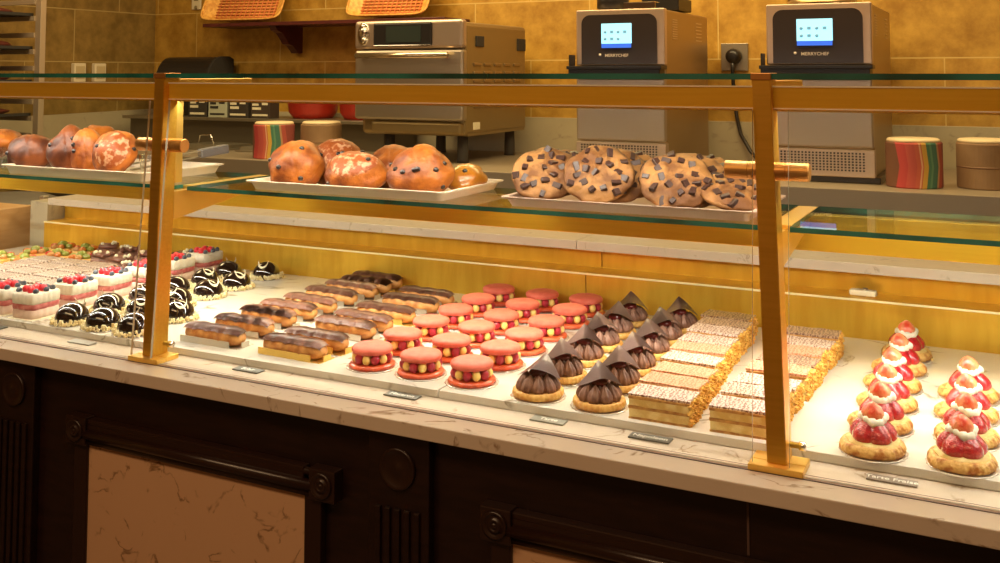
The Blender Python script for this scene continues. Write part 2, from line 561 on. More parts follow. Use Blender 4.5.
def text_mesh(body, size, parent, M, m, name='lettering', extrude=.0003, sx=1.0):
    cu = bpy.data.curves.new(name, 'FONT')
    cu.body = body
    cu.size = size
    cu.align_x = 'CENTER'
    cu.align_y = 'CENTER'
    cu.extrude = extrude
    cu.offset = size * .012
    t = bpy.data.objects.new(name, cu)
    COL.objects.link(t)
    dg = bpy.context.evaluated_depsgraph_get()
    me = bpy.data.meshes.new_from_object(t.evaluated_get(dg))
    bpy.data.objects.remove(t)
    me.transform(M @ Matrix.Diagonal((sx, 1, 1, 1)))
    me.materials.clear()
    me.materials.append(m)
    o = bpy.data.objects.new(name, me)
    COL.objects.link(o)
    o.parent = parent
    return o


T = .9325          # top of the marble display slabs
ROWS = ['in the front row', 'in the second row from the front', 'in the third row from the front', 'in the fourth row from the front', 'in the fifth row from the front', 'in the back row']
ORD = ['first', 'second', 'third', 'fourth', 'fifth', 'sixth', 'seventh', 'eighth', 'ninth']

# ------------------------------------------------------------------ room shell
struct('floor', B().box(-4.6, 3.2, -2.2, 4.5, -.1, 0), FLOOR_M)
struct('ceiling', B().box(-4.6, 3.2, -2.2, 4.5, 2.7, 2.8), CEIL_M)
struct('wall_back', B().box(-4.6, 3.2, 4.35, 4.5, 0, 2.7), TILE_BACK)
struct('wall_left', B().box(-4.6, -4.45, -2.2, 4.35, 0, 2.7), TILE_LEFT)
struct('wall_right', B().box(3.05, 3.2, -2.2, 4.35, 0, 2.7), WALL_M)
struct('wall_front', B().box(-4.45, 3.05, -2.2, -2.05, 0, 2.7), WALL_M)
b = B()
b.box(-4.45, 3.05, 4.325, 4.35, 1.0, 1.212, .001)
struct('trim_1', b, STONE)
b = B()
b.prism([(3.2, 1.0), (4.324, 1.0), (4.324, 1.213), (3.2, 1.197)], 'X', -4.45, -4.425)
struct('trim_2', b, STONE)

# ------------------------------------------------------------------ counter with dark wood front
ctr = thing('display_counter', 'dark carved wood counter with cream marble top under the glass pastry case', 'counter', (-1.0, 1.27, 0))


def cobj(name, b, m, label=None, parent=None):
    b.bm.transform(Matrix.Translation((1.0, -1.27, 0)))
    return obj(name, b, m, parent or ctr, label)


cobj('marble_top', B().box(-3.3, 1.3, 1.2605, 2.35, .899, .920, .0015), MARBLE_TOP, 'cream marble top')
cobj('carcass', B().box(-3.25, 1.25, 1.292, 2.33, 0, .899), WOOD)
cobj('glass_channel', B().box(-3.3, 1.3, 1.308, 1.322, .9195, .9207), mat('channel_metal', (.62, .45, .34), .35, .2))
cobj('channel_groove', B().box(-3.3, 1.3, 1.3065, 1.3085, .9195, .9209), mat('channel_groove', (.09, .045, .03), .5))
cobj('channel_groove', B().box(-3.3, 1.3, 1.3215, 1.3228, .9195, .9209), bpy.data.materials['channel_groove'])
b = B()
for x0, x1 in ((-1.448, -.980), (-.628, -.16), (-2.38, -1.79)):
    b = B().box(x0, x1, 1.284, 1.292, .12, .777)
    cobj('marble_panel', b, MARBLE_PANEL, 'beige marble inset panel')
    # moulded frame round the panel
    fr = B()
    for (zz, th, yy) in ((.782, .010, 1.277), (.795, .014, 1.272), (.812, .010, 1.278)):
        fr.tube([(x0 - .022, yy + .004, zz), (x1 + .022 if x1 < 0 else x1, yy + .004, zz)], th / 1.6, 8)
    fr.box(x0 - .022, x1 + .0, 1.276, 1.2925, .777, .82, .002)
    fr.box(x0 - .032, x0, 1.278, 1.2925, .1, .80, .003)
    fr.box(x1, x1 + .032, 1.278, 1.2925, .1, .80, .003)
    cobj('frame_moulding', fr, WOOD_CARVE)
    for cx_ in (x0 - .045, x1 + .014):
        rb = B().box(cx_, cx_ + .048, 1.270, 1.2925, .776, .823, .002)
        My = Matrix.Translation((cx_ + .024, 1.270, .80)) @ Matrix.Rotation(pi / 2, 4, 'X')
        rb.lathe([(.019, -.001), (.019, .003), (.016, .004), (.014, .001), (.010, .001), (.009, .004), (.006, .004), (.005, .001), (.003, .004), (0, .005)], 24, M=My)
        cobj('corner_rosette', rb, WOOD_CARVE)
for px in (-.81, -1.635, .03):
    pb = B().box(px - .052, px + .052, 1.277, 1.2925, .05, .898, .002)
    for k in range(5):
        pb.box(px - .038 + k * .0165, px - .028 + k * .0165, 1.272, 1.278, .08, .79, .002)
    cobj('fluted_pilaster', pb, WOOD)
    My = Matrix.Translation((px, 1.277, .846)) @ Matrix.Rotation(pi / 2, 4, 'X')
    mb = B().lathe([(.030, -.001), (.030, .004), (.028, .006), (.025, .003), (.014, .002), (.006, .003), (0, .006)], 32, M=My)
    cobj('round_medallion', mb, WOOD_CARVE)
cobj('panel_joint', B().box(-.3075, -.3045, 1.2905, 1.2925, .823, .898), mat('joint_shine', (.10, .06, .05), .3))
# white marble slabs the pastries stand on
for i, (x0, x1, lb) in enumerate(((-2.50, -.8018, 'left-hand white marble display slab, under the eclairs and white cakes'), (-.7988, 1.0, 'right-hand white marble display slab, under the chocolate, strawberry and iced pastries'))):
    tag(obj('marble_slab', B().box(x0, x1, 1.374, 1.986, .9206, T, .001), MARBLE), lb, 'marble slab')
# gold lining behind the pastries
bk = thing('gold_back_panel', 'stepped gold metal lining behind the pastries, below the stone ledge', 'metal panel', (-.8, 1.99, .92))
for x0, x1 in ((-2.44, -.803), (-.801, 1.1)):
    b = B().box(x0, x1, 1.987, 1.99, .921, 1.002).box(x0, x1, 1.9855, 2.06, 1.0005, 1.0035, .0006)
    b.bm.transform(Matrix.Translation((.8, -1.99, -.92)))
    obj('lower_step', b, GOLD_PANEL, bk)
for x0, x1 in ((-2.44, -.793), (-.791, 1.1)):
    b = B().box(x0, x1, 2.055, 2.06, 1.0035, 1.0545)
    b.bm.transform(Matrix.Translation((.8, -1.99, -.92)))
    obj('upper_panel', b, GOLD_PANEL, bk)
b = B().box(-2.44, 1.1, 1.9845, 1.9865, 1.0000, 1.0040, .0005)  # thin pale strip: the highlight on the step edge, painted as colour
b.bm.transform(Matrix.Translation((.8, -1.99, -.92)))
obj('step_highlight', b, mat('step_highlight_paint', (.97, .88, .50), .3, .2), bk, 'painted highlight along the edge of the step')
# stone ledge of the service side
lg = thing('stone_ledge', 'long speckled stone ledge running behind the case above the gold panel', 'ledge', (-.8, 2.1, .92))
for x0, x1 in ((-2.395, -.812), (-.811, 1.2)):
    b = B().box(x0, x1, 1.96, 2.34, 1.055, 1.0735, .001)
    b.bm.transform(Matrix.Translation((.8, -2.1, -.92)))
    obj('stone_top', b, marble('speckled_stone', (.54, .46, .36), (.30, .25, .18), (.46, .39, .30), .35, 14) if x0 < -1 else bpy.data.materials['speckled_stone'], lg)
b = B().box(-2.46, 1.2, 2.062, 2.34, .9205, 1.0545).box(-2.515, -2.445, 2.0, 2.062, .9205, 1.0545, .001)
b.bm.transform(Matrix.Translation((.8, -2.1, -.92)))
obj('ledge_support', b, STONE, lg)
tag(obj('corner_post', B().box(-2.535, -2.517, 2.045, 2.063, .921, 1.063, .002), STEEL), 'slim steel corner post at the left end of the case', 'post')
cl = thing('magnetic_clip', 'small white clip lying on the gold step behind the strawberry tarts', 'clip', (-.257, 2.02, 1.0038), radians(-6))
obj('clip_body', B().box(-.024, .024, -.009, .009, 0, .011, .003), mat('clip_white', (.85, .78, .58), .4), cl)
obj('clip_knob', B().lathe([(.005, 0), (.005, .003), (0, .004)], 12, c=(.004, 0, .011)), STEEL_DARK, cl)

# ------------------------------------------------------------------ brass frame of the glass case
POSTS = ((-.2755, 'brass post with round clamp, right-hand one between the iced slices and strawberry tarts'),
         (-1.352, 'brass post with round clamp, left-hand one beside the black domed cakes'),
         (.800, None), (-2.428, None))
SL = (1.354 - 1.319) / (1.42 - .926)


def make_post(label):
    p = thing('brass_post', label, 'post', (0, 1.319, .92))
    b = B()
    t = bmesh.new()
    w2 = .0122
    z0, z1 = .008, .4995
    y0, y1 = 0, .035
    dx = -.020
    for dpt in (.036,):
        v = [t.verts.new(q) for q in ((-w2, y0, z0), (w2, y0, z0), (w2, y0 + dpt, z0), (-w2, y0 + dpt, z0),
                                      (-w2 + dx, y1, z1), (w2 + dx, y1, z1), (w2 + dx, y1 + dpt, z1), (-w2 + dx, y1 + dpt, z1))]
        for q in ((0, 3, 2, 1), (4, 5, 6, 7), (0, 1, 5, 4), (1, 2, 6, 5), (2, 3, 7, 6), (3, 0, 4, 7)):
            t.faces.new([v[i] for i in q])
    bmesh.ops.bevel(t, geom=t.edges[:], offset=.001, segments=2, affect='EDGES')
    b.merge(t, False)
    obj('upright', b, GOLD, p)
    obj('cap', B().box(-.0335, -.0065, .033, .075, .4905, .5000, .001), BRONZE, p, 'bronze cap')
    obj('base_plate', B().box(-.034, .034, -.012, .010, .0003, .0085, .0012).box(-.034, .034, .0105, .040, .0003, .0085, .0012), GOLD_BRIGHT, p)
    # clamp tube through the post, gripping both panes
    My = Matrix.Translation((-.0135, .0385, .371)) @ Matrix.Rotation(pi / 2, 4, 'Y')
    cyl = B().lathe([(.0105, -.056), (.012, -.055), (.012, -.0255), (.0112, -.025), (.0112, -.024), (.012, -.0235), (.012, .0235), (.0112, .024), (.0112, .025), (.012, .0255), (.012, .053), (.011, .054)], 28, M=My, smooth=False)
    obj('clamp', cyl, BRONZE, p, 'bronze cylinder clamp')
    obj('stud', B().lathe([(.004, 0), (.004, .012), (.0055, .012), (.0055, .020), (0, .021)], 14, M=Matrix.Translation((.011, .028, .026)) @ Matrix.Rotation(pi / 2, 4, 'Y')), CHROME, p)
    # arm carrying the top glass and bracket carrying the shelf
    obj('top_arm', B().box(-.032, -.008, .070, .27, .462, .4895, .001).box(-.028, -.012, .070, .088, .30, .465, .001), GOLD_BRIGHT, p)
    br = B().box(-.0265, .0035, .105, .318, .2865, .2925, .0008)
    br.prism([(.060, .286), (.300, .286), (.300, .270), (.060, .236)], 'X', -.022, -.004)
    obj('shelf_bracket', br, GOLD_BRIGHT, p)
    return p


for x, lb in POSTS[:2]:
    if x == POSTS[0][0]:
        P0 = make_post(lb)
        P0.location.x = x
    else:
        c = copy_tree(P0)
        c.location.x = x
        c['label'] = lb
P0['group'] = 'brass posts of the case'
c['group'] = 'brass posts of the case'
bm_ = thing('brass_beam', 'long flat brass beam along the top of the case between the posts', 'beam', (-.8, 1.372, 1.373))
b = B().box(-3.0, 1.0, 1.364, 1.378, 1.373, 1.4025, .0008)
b.bm.transform(Matrix.Translation((.8, -1.372, -1.373)))
obj('rail_body', b, BEAM, bm_)
b = B().box(-3.0, 1.0, 1.3625, 1.3645, 1.4010, 1.4030).box(-3.0, 1.0, 1.3625, 1.3645, 1.3722, 1.3738)  # bright lines of light along the beam edges, put into a pale colour
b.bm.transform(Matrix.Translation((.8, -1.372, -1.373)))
obj('edge_highlight', b, mat('edge_highlight', (.97, .86, .66), .3, .2), bm_, 'painted highlight along the beam edge')
b = B().box(-3.0, 1.0, 1.3825, 1.402, 1.3685, 1.3725)
b.bm.transform(Matrix.Translation((.8, -1.372, -1.373)))
obj('lamp_channel', b, GOLD_BRIGHT, bm_)
rl = thing('shelf_rail', 'brass rail running under the back edge of the glass shelf', 'rail', (-.8, 1.61, 1.15))
b = B().box(-3.0, 1.0, 1.600, 1.622, 1.150, 1.205, .001)
b.bm.transform(Matrix.Translation((.8, -1.61, -1.15)))
obj('rail_body', b, BEAM, rl)


def pane(x0, x1, y0, y1, z0, z1, name, lb, cat, gm=GLASS, M=None, faces='Z', group=None):
    """glass plate: large faces clear, edges green"""
    t = bmesh.new()
    v = [t.verts.new(p) for p in ((x0, y0, z0), (x1, y0, z0), (x1, y1, z0), (x0, y1, z0), (x0, y0, z1), (x1, y0, z1), (x1, y1, z1), (x0, y1, z1))]
    for q in ((0, 3, 2, 1), (4, 5, 6, 7), (0, 1, 5, 4), (1, 2, 6, 5), (2, 3, 7, 6), (3, 0, 4, 7)):
        t.faces.new([v[i] for i in q])
    me = bpy.data.meshes.new(name)
    t.normal_update()
    for f in t.faces:
        n = f.normal
        f.material_index = 0 if (abs(n.z) > .5 if faces == 'Z' else abs(n.y) > .5) else 1
    if M:
        t.transform(M)
    t.to_mesh(me)
    t.free()
    me.materials.append(gm)
    me.materials.append(GLASS_EDGE if faces == 'Z' else bpy.data.materials.get('pane_edge') or mat('pane_edge', (.50, .46, .36), .2, 0, .6, coat=.5))
    o = bpy.data.objects.new(name, me)
    COL.objects.link(o)
    return tag(o, lb, cat, group)


# top plates, shelf plates, front panes (one per bay)
BAY = ((-2.98, -1.3845, 'left bay'), (-1.3575, -.3065, 'middle bay'), (-.2815, .98, 'right bay'))
for x0, x1, n in BAY:
    pane(x0, x1, 1.354, 1.78, 1.4112, 1.4192, 'top_glass', 'flat glass top plate of the case, %s' % n, 'glass panel', GLASS_SHELF, group='top glass plates')
for (x0, x1), n in zip(((-2.98, -1.3805), (-1.3475, -.3035), (-.2705, .98)), ('left bay, carrying the brown rolls', 'middle bay, carrying raisin buns and cookies', 'right bay, empty')):
    pane(x0, x1, 1.402, 1.640, 1.2060, 1.2130, 'glass_shelf', 'green edged glass shelf, %s' % n, 'glass shelf', GLASS_SHELF, group='glass shelf plates')
ang = math.atan2(.035, .494)
for (x0, x1), n in zip(((-2.98, -1.385), (-1.338, -.305), (-.259, .98)), ('left bay', 'middle bay', 'right bay')):
    Mp = Matrix.Translation((0, 1.3115, .9218)) @ Matrix.Rotation(-ang, 4, 'X')
    pane(x0, x1, 0, .0045, 0, .451, 'front_glass', 'tall clear front glass pane of the case, %s' % n, 'glass panel', GLASS, Mp, 'Y', 'front glass panes')


# ------------------------------------------------------------------ name cards
def card(x, y, w, d, body, lb, m=CARD_M, rz=0):
    c = thing('name_card', lb, 'sign', (x, y, .9206), rz, 'name cards along the counter')
    obj('card', B().box(-w / 2, w / 2, -d / 2, d / 2, 0, .002, .0004), m, c)
    if body:
        text_mesh(body, .0125, c, Matrix.Translation((0, 0, .0021)), CARD_TEXT, extrude=.0002)
    return c


card(-.453, 1.355, .058, .021, 'Napoleon', 'grey name card in front of the left row of iced slices')
card(-.854, 1.357, .058, .020, 'Macaron', 'grey name card in front of the pink macaron cakes')
card(-1.158, 1.355, .054, .020, 'Eclair', 'grey name card in front of the eclairs')
card(-.606, 1.357, .052, .021, 'Tarte', 'pale scratched name card in front of the piped chocolate tarts', mat('name_card_pale', (.28, .27, .22), .35))
card(-.143, 1.350, .058, .018, 'Tarte Fraise', 'brownish name card in front of the strawberry tarts', mat('name_card_brown', (.24, .19, .15), .4))
card(-1.55, 1.352, .056, .020, '', 'faint grey name card in front of the black domed cakes', mat('name_card_faint', (.38, .36, .31), .35))
card(-1.80, 1.356, .056, .020, '', 'grey name card at the far left edge, in front of the white cakes')


# ------------------------------------------------------------------ pastries
def doily(r, th=.0014, seg=40):
    b = B()
    b.lathe([(r * .9, 0), (r, .0006), (r * 1.0, .0012 + th * .3), (r * .93, .0012), (0, .0012)], seg * 2, wob=lambda a, rr, z: 1 + (.018 * cos(a * seg / 2) if rr > r * .95 else 0))
    return b


def make_macaron():
    t = thing('macaron_cake', '', 'macaron', group='pink macaron cakes')
    obj('card_plate', doily(.0425), PLATE, t, 'silver fluted card plate')
    obj('bottom_shell', B().lathe([(.034, .0012), (.0375, .0022), (.0385, .005), (.0365, .008), (.031, .0092), (0, .0092)], 60, wob=lambda a, r, z: 1 + .012 * sin(a * 17) + .010 * sin(a * 29)), CORAL_BASE, t, 'glazed orange-red bottom shell')
    n = 12
    for i in range(n):
        a = 2 * pi * i / n
        x, y = .0272 * cos(a), .0272 * sin(a)
        if i % 2:
            obj('raspberry', B().ball((x, y, .0175), (.0078, .0078, .0086), 12, amp=.1, fr=4, sd=i), RASP, t)
        else:
            obj('cream_dot', B().ball((x, y, .0173), (.0070, .0070, .0082), 14), CREAM_Y, t)
    obj('cream_filling', B().lathe([(.019, .009), (.019, .024), (0, .0245)], 20), CREAM_Y, t)
    obj('top_shell', B().lathe([(0, .0252), (.030, .0252), (.0328, .0257), (.0335, .0268), (.0325, .0277), (.0342, .0290), (.0340, .0318), (.0318, .0348), (.026, .0370), (.015, .0384), (0, .0388)], 40, wob=lambda a, r, z: 1 + (.014 * noise.noise(Vector((cos(a) * 9, sin(a) * 9, z * 300))) if z < .0285 else 0)), CORAL, t, 'smooth coral pink top shell')
    return t


mac = make_macaron()
MX = [-.960, -.864, -.769]
COLN = ['left-hand', 'middle', 'right-hand']
first = True
for j in range(6):
    for i in range(3):
        o = mac if first else copy_tree(mac)
        first = False
        o.location = (MX[i] - (.0042 - .0012 * i) * j + random.uniform(-.003, .003), 1.433 + .1005 * j + (i - 1) * -.002 + random.uniform(-.003, .003), T)
        o.rotation_euler = (0, 0, random.uniform(0, 6))
        o['label'] = 'pink macaron cake %s, %s column' % (ROWS[j], COLN[i])


def rosette(c, r, h, ribs=9, lean=None):
    b = B()
    M = Matrix.Translation(c)
    if lean:
        M = M @ lean
    prof = [(r * .75, 0), (r, h * .18), (r * .98, h * .38), (r * .72, h * .62), (r * .38, h * .83), (r * .12, h * .96), (0, h)]
    b.lathe(prof, ribs * 4, wob=lambda a, rr, z: 1 + .20 * cos(a * ribs + z / h * 2.2), M=M)
    return b


def make_choc_tart():
    t = thing('chocolate_tart', '', 'tart', group='chocolate tarts with a folded chocolate sheet')
    obj('card_plate', doily(.0420), PLATE, t, 'silver fluted card plate')
    obj('tart_shell', B().lathe([(.033, .0012), (.0370, .003), (.0385, .007), (.0378, .0115), (.0352, .0130), (.033, .0118), (0, .0118)], 128, wob=lambda a, r, z: 1 + .022 * cos(a * 32 + z * 200)), PUFF, t, 'fluted golden pastry shell')
    for i in range(9):
        a = 2 * pi * i / 9 + .2
        lean = Matrix.Rotation(a, 4, 'Z') @ Matrix.Rotation(-.25, 4, 'Y')
        obj('cream_rosette', rosette((.0248 * cos(a), .0248 * sin(a), .0105), .0098, .026, 8, lean), CHOC_CREAM, t)
    obj('cream_rosette', rosette((0, 0, .014), .0155, .031), CHOC_CREAM, t)
    obj('jelly_disc', B().lathe([(.012, .030), (.014, .036), (.011, .0405), (0, .0415)], 20), mat('burgundy_jelly', (.14, .006, .012), .2, coat=.6), t, 'dark red jelly under the chocolate sheet')

    def fn(u, v):
        p, q = (u - .5), (v - .5)
        x = (p - q)                       # -1..1, left to right corner
        y = (p + q)                       # -1..1, front to back corner
        z = .0505 - .0235 * abs(x) ** 1.2 + .0018 * y + .004 * max(0, y) ** 2 + .0025 * sin(3 * x)
        return Vector((x * .0355, y * .0350 + .002, z))
    obj('chocolate_sheet', B().sheet(fn, 18, 18, .0010), CHOC_SHEET, t, 'folded square of thin dark chocolate')
    return t


ct = make_choc_tart()
first = True
for j in range(6):
    for i, x0 in enumerate((-.648, -.552)):
        o = ct if first else copy_tree(ct)
        first = False
        o.location = (x0 - .0045 * j + random.uniform(-.003, .003), 1.417 + .096 * j + random.uniform(-.003, .003) - .003 * i, T)
        o.rotation_euler = (0, 0, .36 + random.uniform(-.30, .30))
        o['label'] = 'piped chocolate tart %s, %s column' % (ROWS[j], ('left-hand', 'right-hand')[i])


def make_eclair(card_m):
    t = thing('eclair', '', 'eclair', group='chocolate glazed eclairs')
    L = .0670

    def body(r1, r2, l, z, top=False):
        b = B()
        t_ = bmesh.new()
        n, sg = 20, 16
        rings = []
        for i in range(n + 1):
            u = -1 + 2 * i / n
            k = (1 - abs(u) ** 6) ** .5 if abs(u) < 1 else 0
            k = max(k, .30)
            wv = 1 + .05 * sin(i * 1.9) + .03 * sin(i * 3.3)
            ring = []
            for s in range(sg):
                a = 2 * pi * s / sg
                yy, zz = cos(a) * r1 * k * wv, sin(a) * r2 * k * wv
                if not top and zz < -r2 * .72:
                    zz = -r2 * .72
                ring.append(t_.verts.new((u * l, yy + .0012 * sin(i * .8), z + zz)))
            rings.append(ring)
        for A, C in zip(rings, rings[1:]):
            for s in range(sg):
                t_.faces.new((A[s], A[(s + 1) % sg], C[(s + 1) % sg], C[s]))
        t_.faces.new(rings[0][::-1]); t_.faces.new(rings[-1])
        bmesh.ops.recalc_face_normals(t_, faces=t_.faces)
        b.merge(t_, True)
        return b
    obj('choux_body', body(.0205, .0172, L, .0142), CHOUX, t, 'golden brown choux body')

    def gl(u, v):
        x = (u - .5) * 2 * (L - .001)
        e = 1 - .25 * abs(u * 2 - 1) ** 8
        a = (v - .5) * 2
        yy = a * (.0190 + .0014 * sin(u * 31) + .0010 * sin(u * 57)) * e
        zz = .0150 + .0178 * math.sqrt(max(0, 1 - (abs(a) * .86) ** 2.3)) * (1 - .45 * abs(u * 2 - 1) ** 10) + .0006 * sin(u * 23 + v * 3)
        return Vector((x, yy, zz))
    obj('chocolate_glaze', B().sheet(gl, 36, 12, .0018), CHOC_GLAZE, t, 'dark chocolate glaze on top')
    obj('card_holder', B().box(-.064, .071, -.0205, .0205, 0, .0012).box(-.064, .052, -.0220, -.0205, 0, .0115).box(.0700, .0712, -.010, .010, 0, .010), card_m, t, 'folded metallic card holder')
    return t


ec_s = make_eclair(SILVER_CARD)
ec_g = make_eclair(GOLD_CARD)
E1 = [1.430, 1.506, 1.580, 1.642, 1.706, 1.786, 1.858, 1.912, 1.962]
E2 = [1.428, 1.484, 1.575, 1.634, 1.708, 1.800, 1.870]
us = {0: 0, 1: 0}
for colx, ys, nm in ((-1.300, E1, 'left-hand'), (-1.117, E2, 'right-hand')):
    for k, y in enumerate(ys):
        g = 1 if (nm == 'right-hand' and k in (0, 1, 4)) or (nm == 'left-hand' and k > 6) else 0
        src = (ec_s, ec_g)[g]
        o = src if us[g] == 0 else copy_tree(src)
        us[g] += 1
        o.location = (colx + random.uniform(-.004, .004), y, T)
        o.rotation_euler = (0, 0, radians(-3 + random.uniform(-3, 3)))
        o['label'] = 'chocolate glazed eclair, %s from the front in the %s row' % (ORD[k], nm)


def make_napoleon(icing):
    t = thing('napoleon_slice', '', 'pastry slice', group='iced cream slices in two rows')
    W, D = .0445, .0270
    def wavy(z0, z1, W, D, amp, sd, bev=.002):
        b = B()
        t_ = bmesh.new()
        nx, ny = 24, 10
        for zz in (z0, z1):
            pass
        top = [[None] * (ny + 1) for _ in range(nx + 1)]
        bot = [[None] * (ny + 1) for _ in range(nx + 1)]
        for i in range(nx + 1):
            for j in range(ny + 1):
                x = (i / nx - .5) * 2 * W
                y = (j / ny - .5) * 2 * D
                edge = (i in (0, nx)) or (j in (0, ny))
                k = 1 + amp * 14 * noise.noise(Vector((x * 60 + sd, y * 60, z0 * 90))) if edge else 1
                h = amp * noise.noise(Vector((x * 45, y * 45, sd + z1 * 60)))
                top[i][j] = t_.verts.new((x * k, y * k, z1 + h))
                bot[i][j] = t_.verts.new((x * k, y * k, z0))
        for i in range(nx):
            for j in range(ny):
                t_.faces.new((top[i][j], top[i + 1][j], top[i + 1][j + 1], top[i][j + 1]))
                t_.faces.new((bot[i][j], bot[i][j + 1], bot[i + 1][j + 1], bot[i + 1][j]))
        for i in range(nx):
            t_.faces.new((bot[i][0], bot[i + 1][0], top[i + 1][0], top[i][0]))
            t_.faces.new((top[i][ny], top[i + 1][ny], bot[i + 1][ny], bot[i][ny]))
        for j in range(ny):
            t_.faces.new((bot[0][j + 1], bot[0][j], top[0][j], top[0][j + 1]))
            t_.faces.new((bot[nx][j], bot[nx][j + 1], top[nx][j + 1], top[nx][j]))
        b.merge(t_, False)
        return b
    for z0, z1 in ((0, .003), (.0145, .0185), (.0285, .032)):
        obj('pastry_layer', wavy(z0, z1, W, D, .0012, z0 * 900), FLAKE, t)
    obj('cream_layer', wavy(.003, .0145, W - .001, D - .001, .0009, 4), CUSTARD, t)
    obj('cream_layer', wavy(.0182, .0286, W - .001, D - .001, .0009, 9), CUSTARD, t)
    obj('icing', wavy(.032, .0352, W + .0005, D - .002, .0010, 2), icing, t, 'feathered icing on top')
    # loose flakes on the right-hand cut end; golden light painted into their colour
    b = B()
    rr = random.Random(5)
    for i in range(120):
        M = Matrix.Translation((W + rr.uniform(-.0015, .0022), rr.uniform(-D, D), rr.uniform(.001, .033))) @ Euler((rr.uniform(-1, 1), rr.uniform(-1.2, 1.2), rr.uniform(-1, 1))).to_matrix().to_4x4()
        b.box(-.0028, .0028, -.0030, .0030, -.0006, .0006, M=M)
    o = obj('pastry_flakes', b, FLAKE_LIT, t, 'flaky cut end coloured as lit in gold')
    o['kind'] = 'stuff'
    return t


np_ = [make_napoleon(ICING_WHITE), make_napoleon(ICING_PINK), make_napoleon(ICING_BROWN)]
used = [0, 0, 0]
for x0, dxr, kinds, nm in ((-.449, -.004, [0, 1, 1, 0, 1, 0, 0, 2, 2], 'left-hand'), (-.334, .0045, [0, 0, 0, 1, 2, 1, 0, 2], 'right-hand')):
    for k, kd in enumerate(kinds):
        o = np_[kd] if not used[kd] else copy_tree(np_[kd])
        used[kd] += 1
        o.location = (x0 + (dxr * k if nm == 'left-hand' else .0018 * k) + random.uniform(-.003, .003), 1.413 + .0618 * k, T)
        o.rotation_euler = (0, 0, radians(random.uniform(-4, 2.5)))
        o.scale.z = random.uniform(.97, 1.10)
        o['label'] = '%s iced cream slice, %s from the front in the %s row' % (('white', 'pink', 'brown')[kd], ORD[k], nm)


def berry(c, r, h, M, m=None, seg=16):
    """strawberry: tip up along local z"""
    prof = [(0, 0), (r * .55, h * .02), (r * .92, h * .12), (r, h * .28), (r * .93, h * .45), (r * .72, h * .66), (r * .42, h * .85), (r * .15, h * .97), (0, h)]
    return B().lathe(prof, seg, M=Matrix.Translation(c) @ M)


def make_straw():
    t = thing('strawberry_tart', '', 'tart', group='strawberry tarts')
    obj('card_plate', doily(.042), PLATE, t, 'white card plate')

    def wob(a, r, z):
        k = .955 * (1 + .020 * cos(a * 33 + z * 160) + .012 * sin(a * 5))
        d = (a - pi * 1.13 + pi) % (2 * pi) - pi          # a pleat drawn out to the left
        return k * (1 + .14 * math.exp(-(d * 2.6) ** 2))
    obj('tart_shell', B().lathe([(.0335, .0012), (.039, .0025), (.0415, .0065), (.0405, .0110), (.038, .0145), (.035, .0160), (.031, .0140), (0, .0140)], 132, wob=wob), PUFF_PALE, t, 'fluted golden puff pastry shell')
    obj('custard', B().lathe([(.034, .0120), (.032, .0170), (.018, .020), (0, .021)], 30, wob=lambda a, r, z: 1 + .04 * sin(a * 9)), CUSTARD, t)
    for i in range(5):
        a = 2 * pi * i / 5 + .1
        M = Matrix.Rotation(a, 4, 'Z') @ Matrix.Rotation(-.47, 4, 'Y')
        obj('strawberry', berry((.0205 * cos(a), .0205 * sin(a), .0125), .0152, .037, M), BERRY_RED, t, 'glazed red strawberry')
    b = B()
    ring = []
    for i in range(30):
        a = 2 * pi * i / 30
        ring.append(((.0125 + .0018 * sin(a * 3)) * cos(a) + .001, (.0125 + .0018 * sin(a * 3)) * sin(a) - .001, .0425 + .0022 * sin(a * 2 + 1)))
    b.tube(ring, [.0054 + .0012 * sin(i * 2.1) for i in range(30)], 10, closed=True)
    b.lathe([(.006, .030), (.011, .042), (.009, .046), (0, .047)], 20)
    obj('whipped_cream', b, WHIP, t)
    obj('top_strawberry', berry((0, 0, .0430), .0145, .0215, Matrix.Rotation(.22, 4, 'X')), BERRY_TOP, t, 'pale fresh strawberry on top')
    return t


st = make_straw()
first = True
for x0, n, nm in ((-.172, 6, 'left-hand'), (-.066, 4, 'right-hand')):
    for j in range(n):
        o = st if first else copy_tree(st)
        first = False
        o.location = (x0 + random.uniform(-.002, .002), 1.408 + .0965 * j, T)
        o.rotation_euler = (0, 0, random.uniform(-.35, .35))
        rw = ROWS[j] if not (n == 4 and j == 3) else 'in the fourth row, rearmost of its column'
        o['label'] = 'strawberry tart %s, %s column' % (rw, nm)


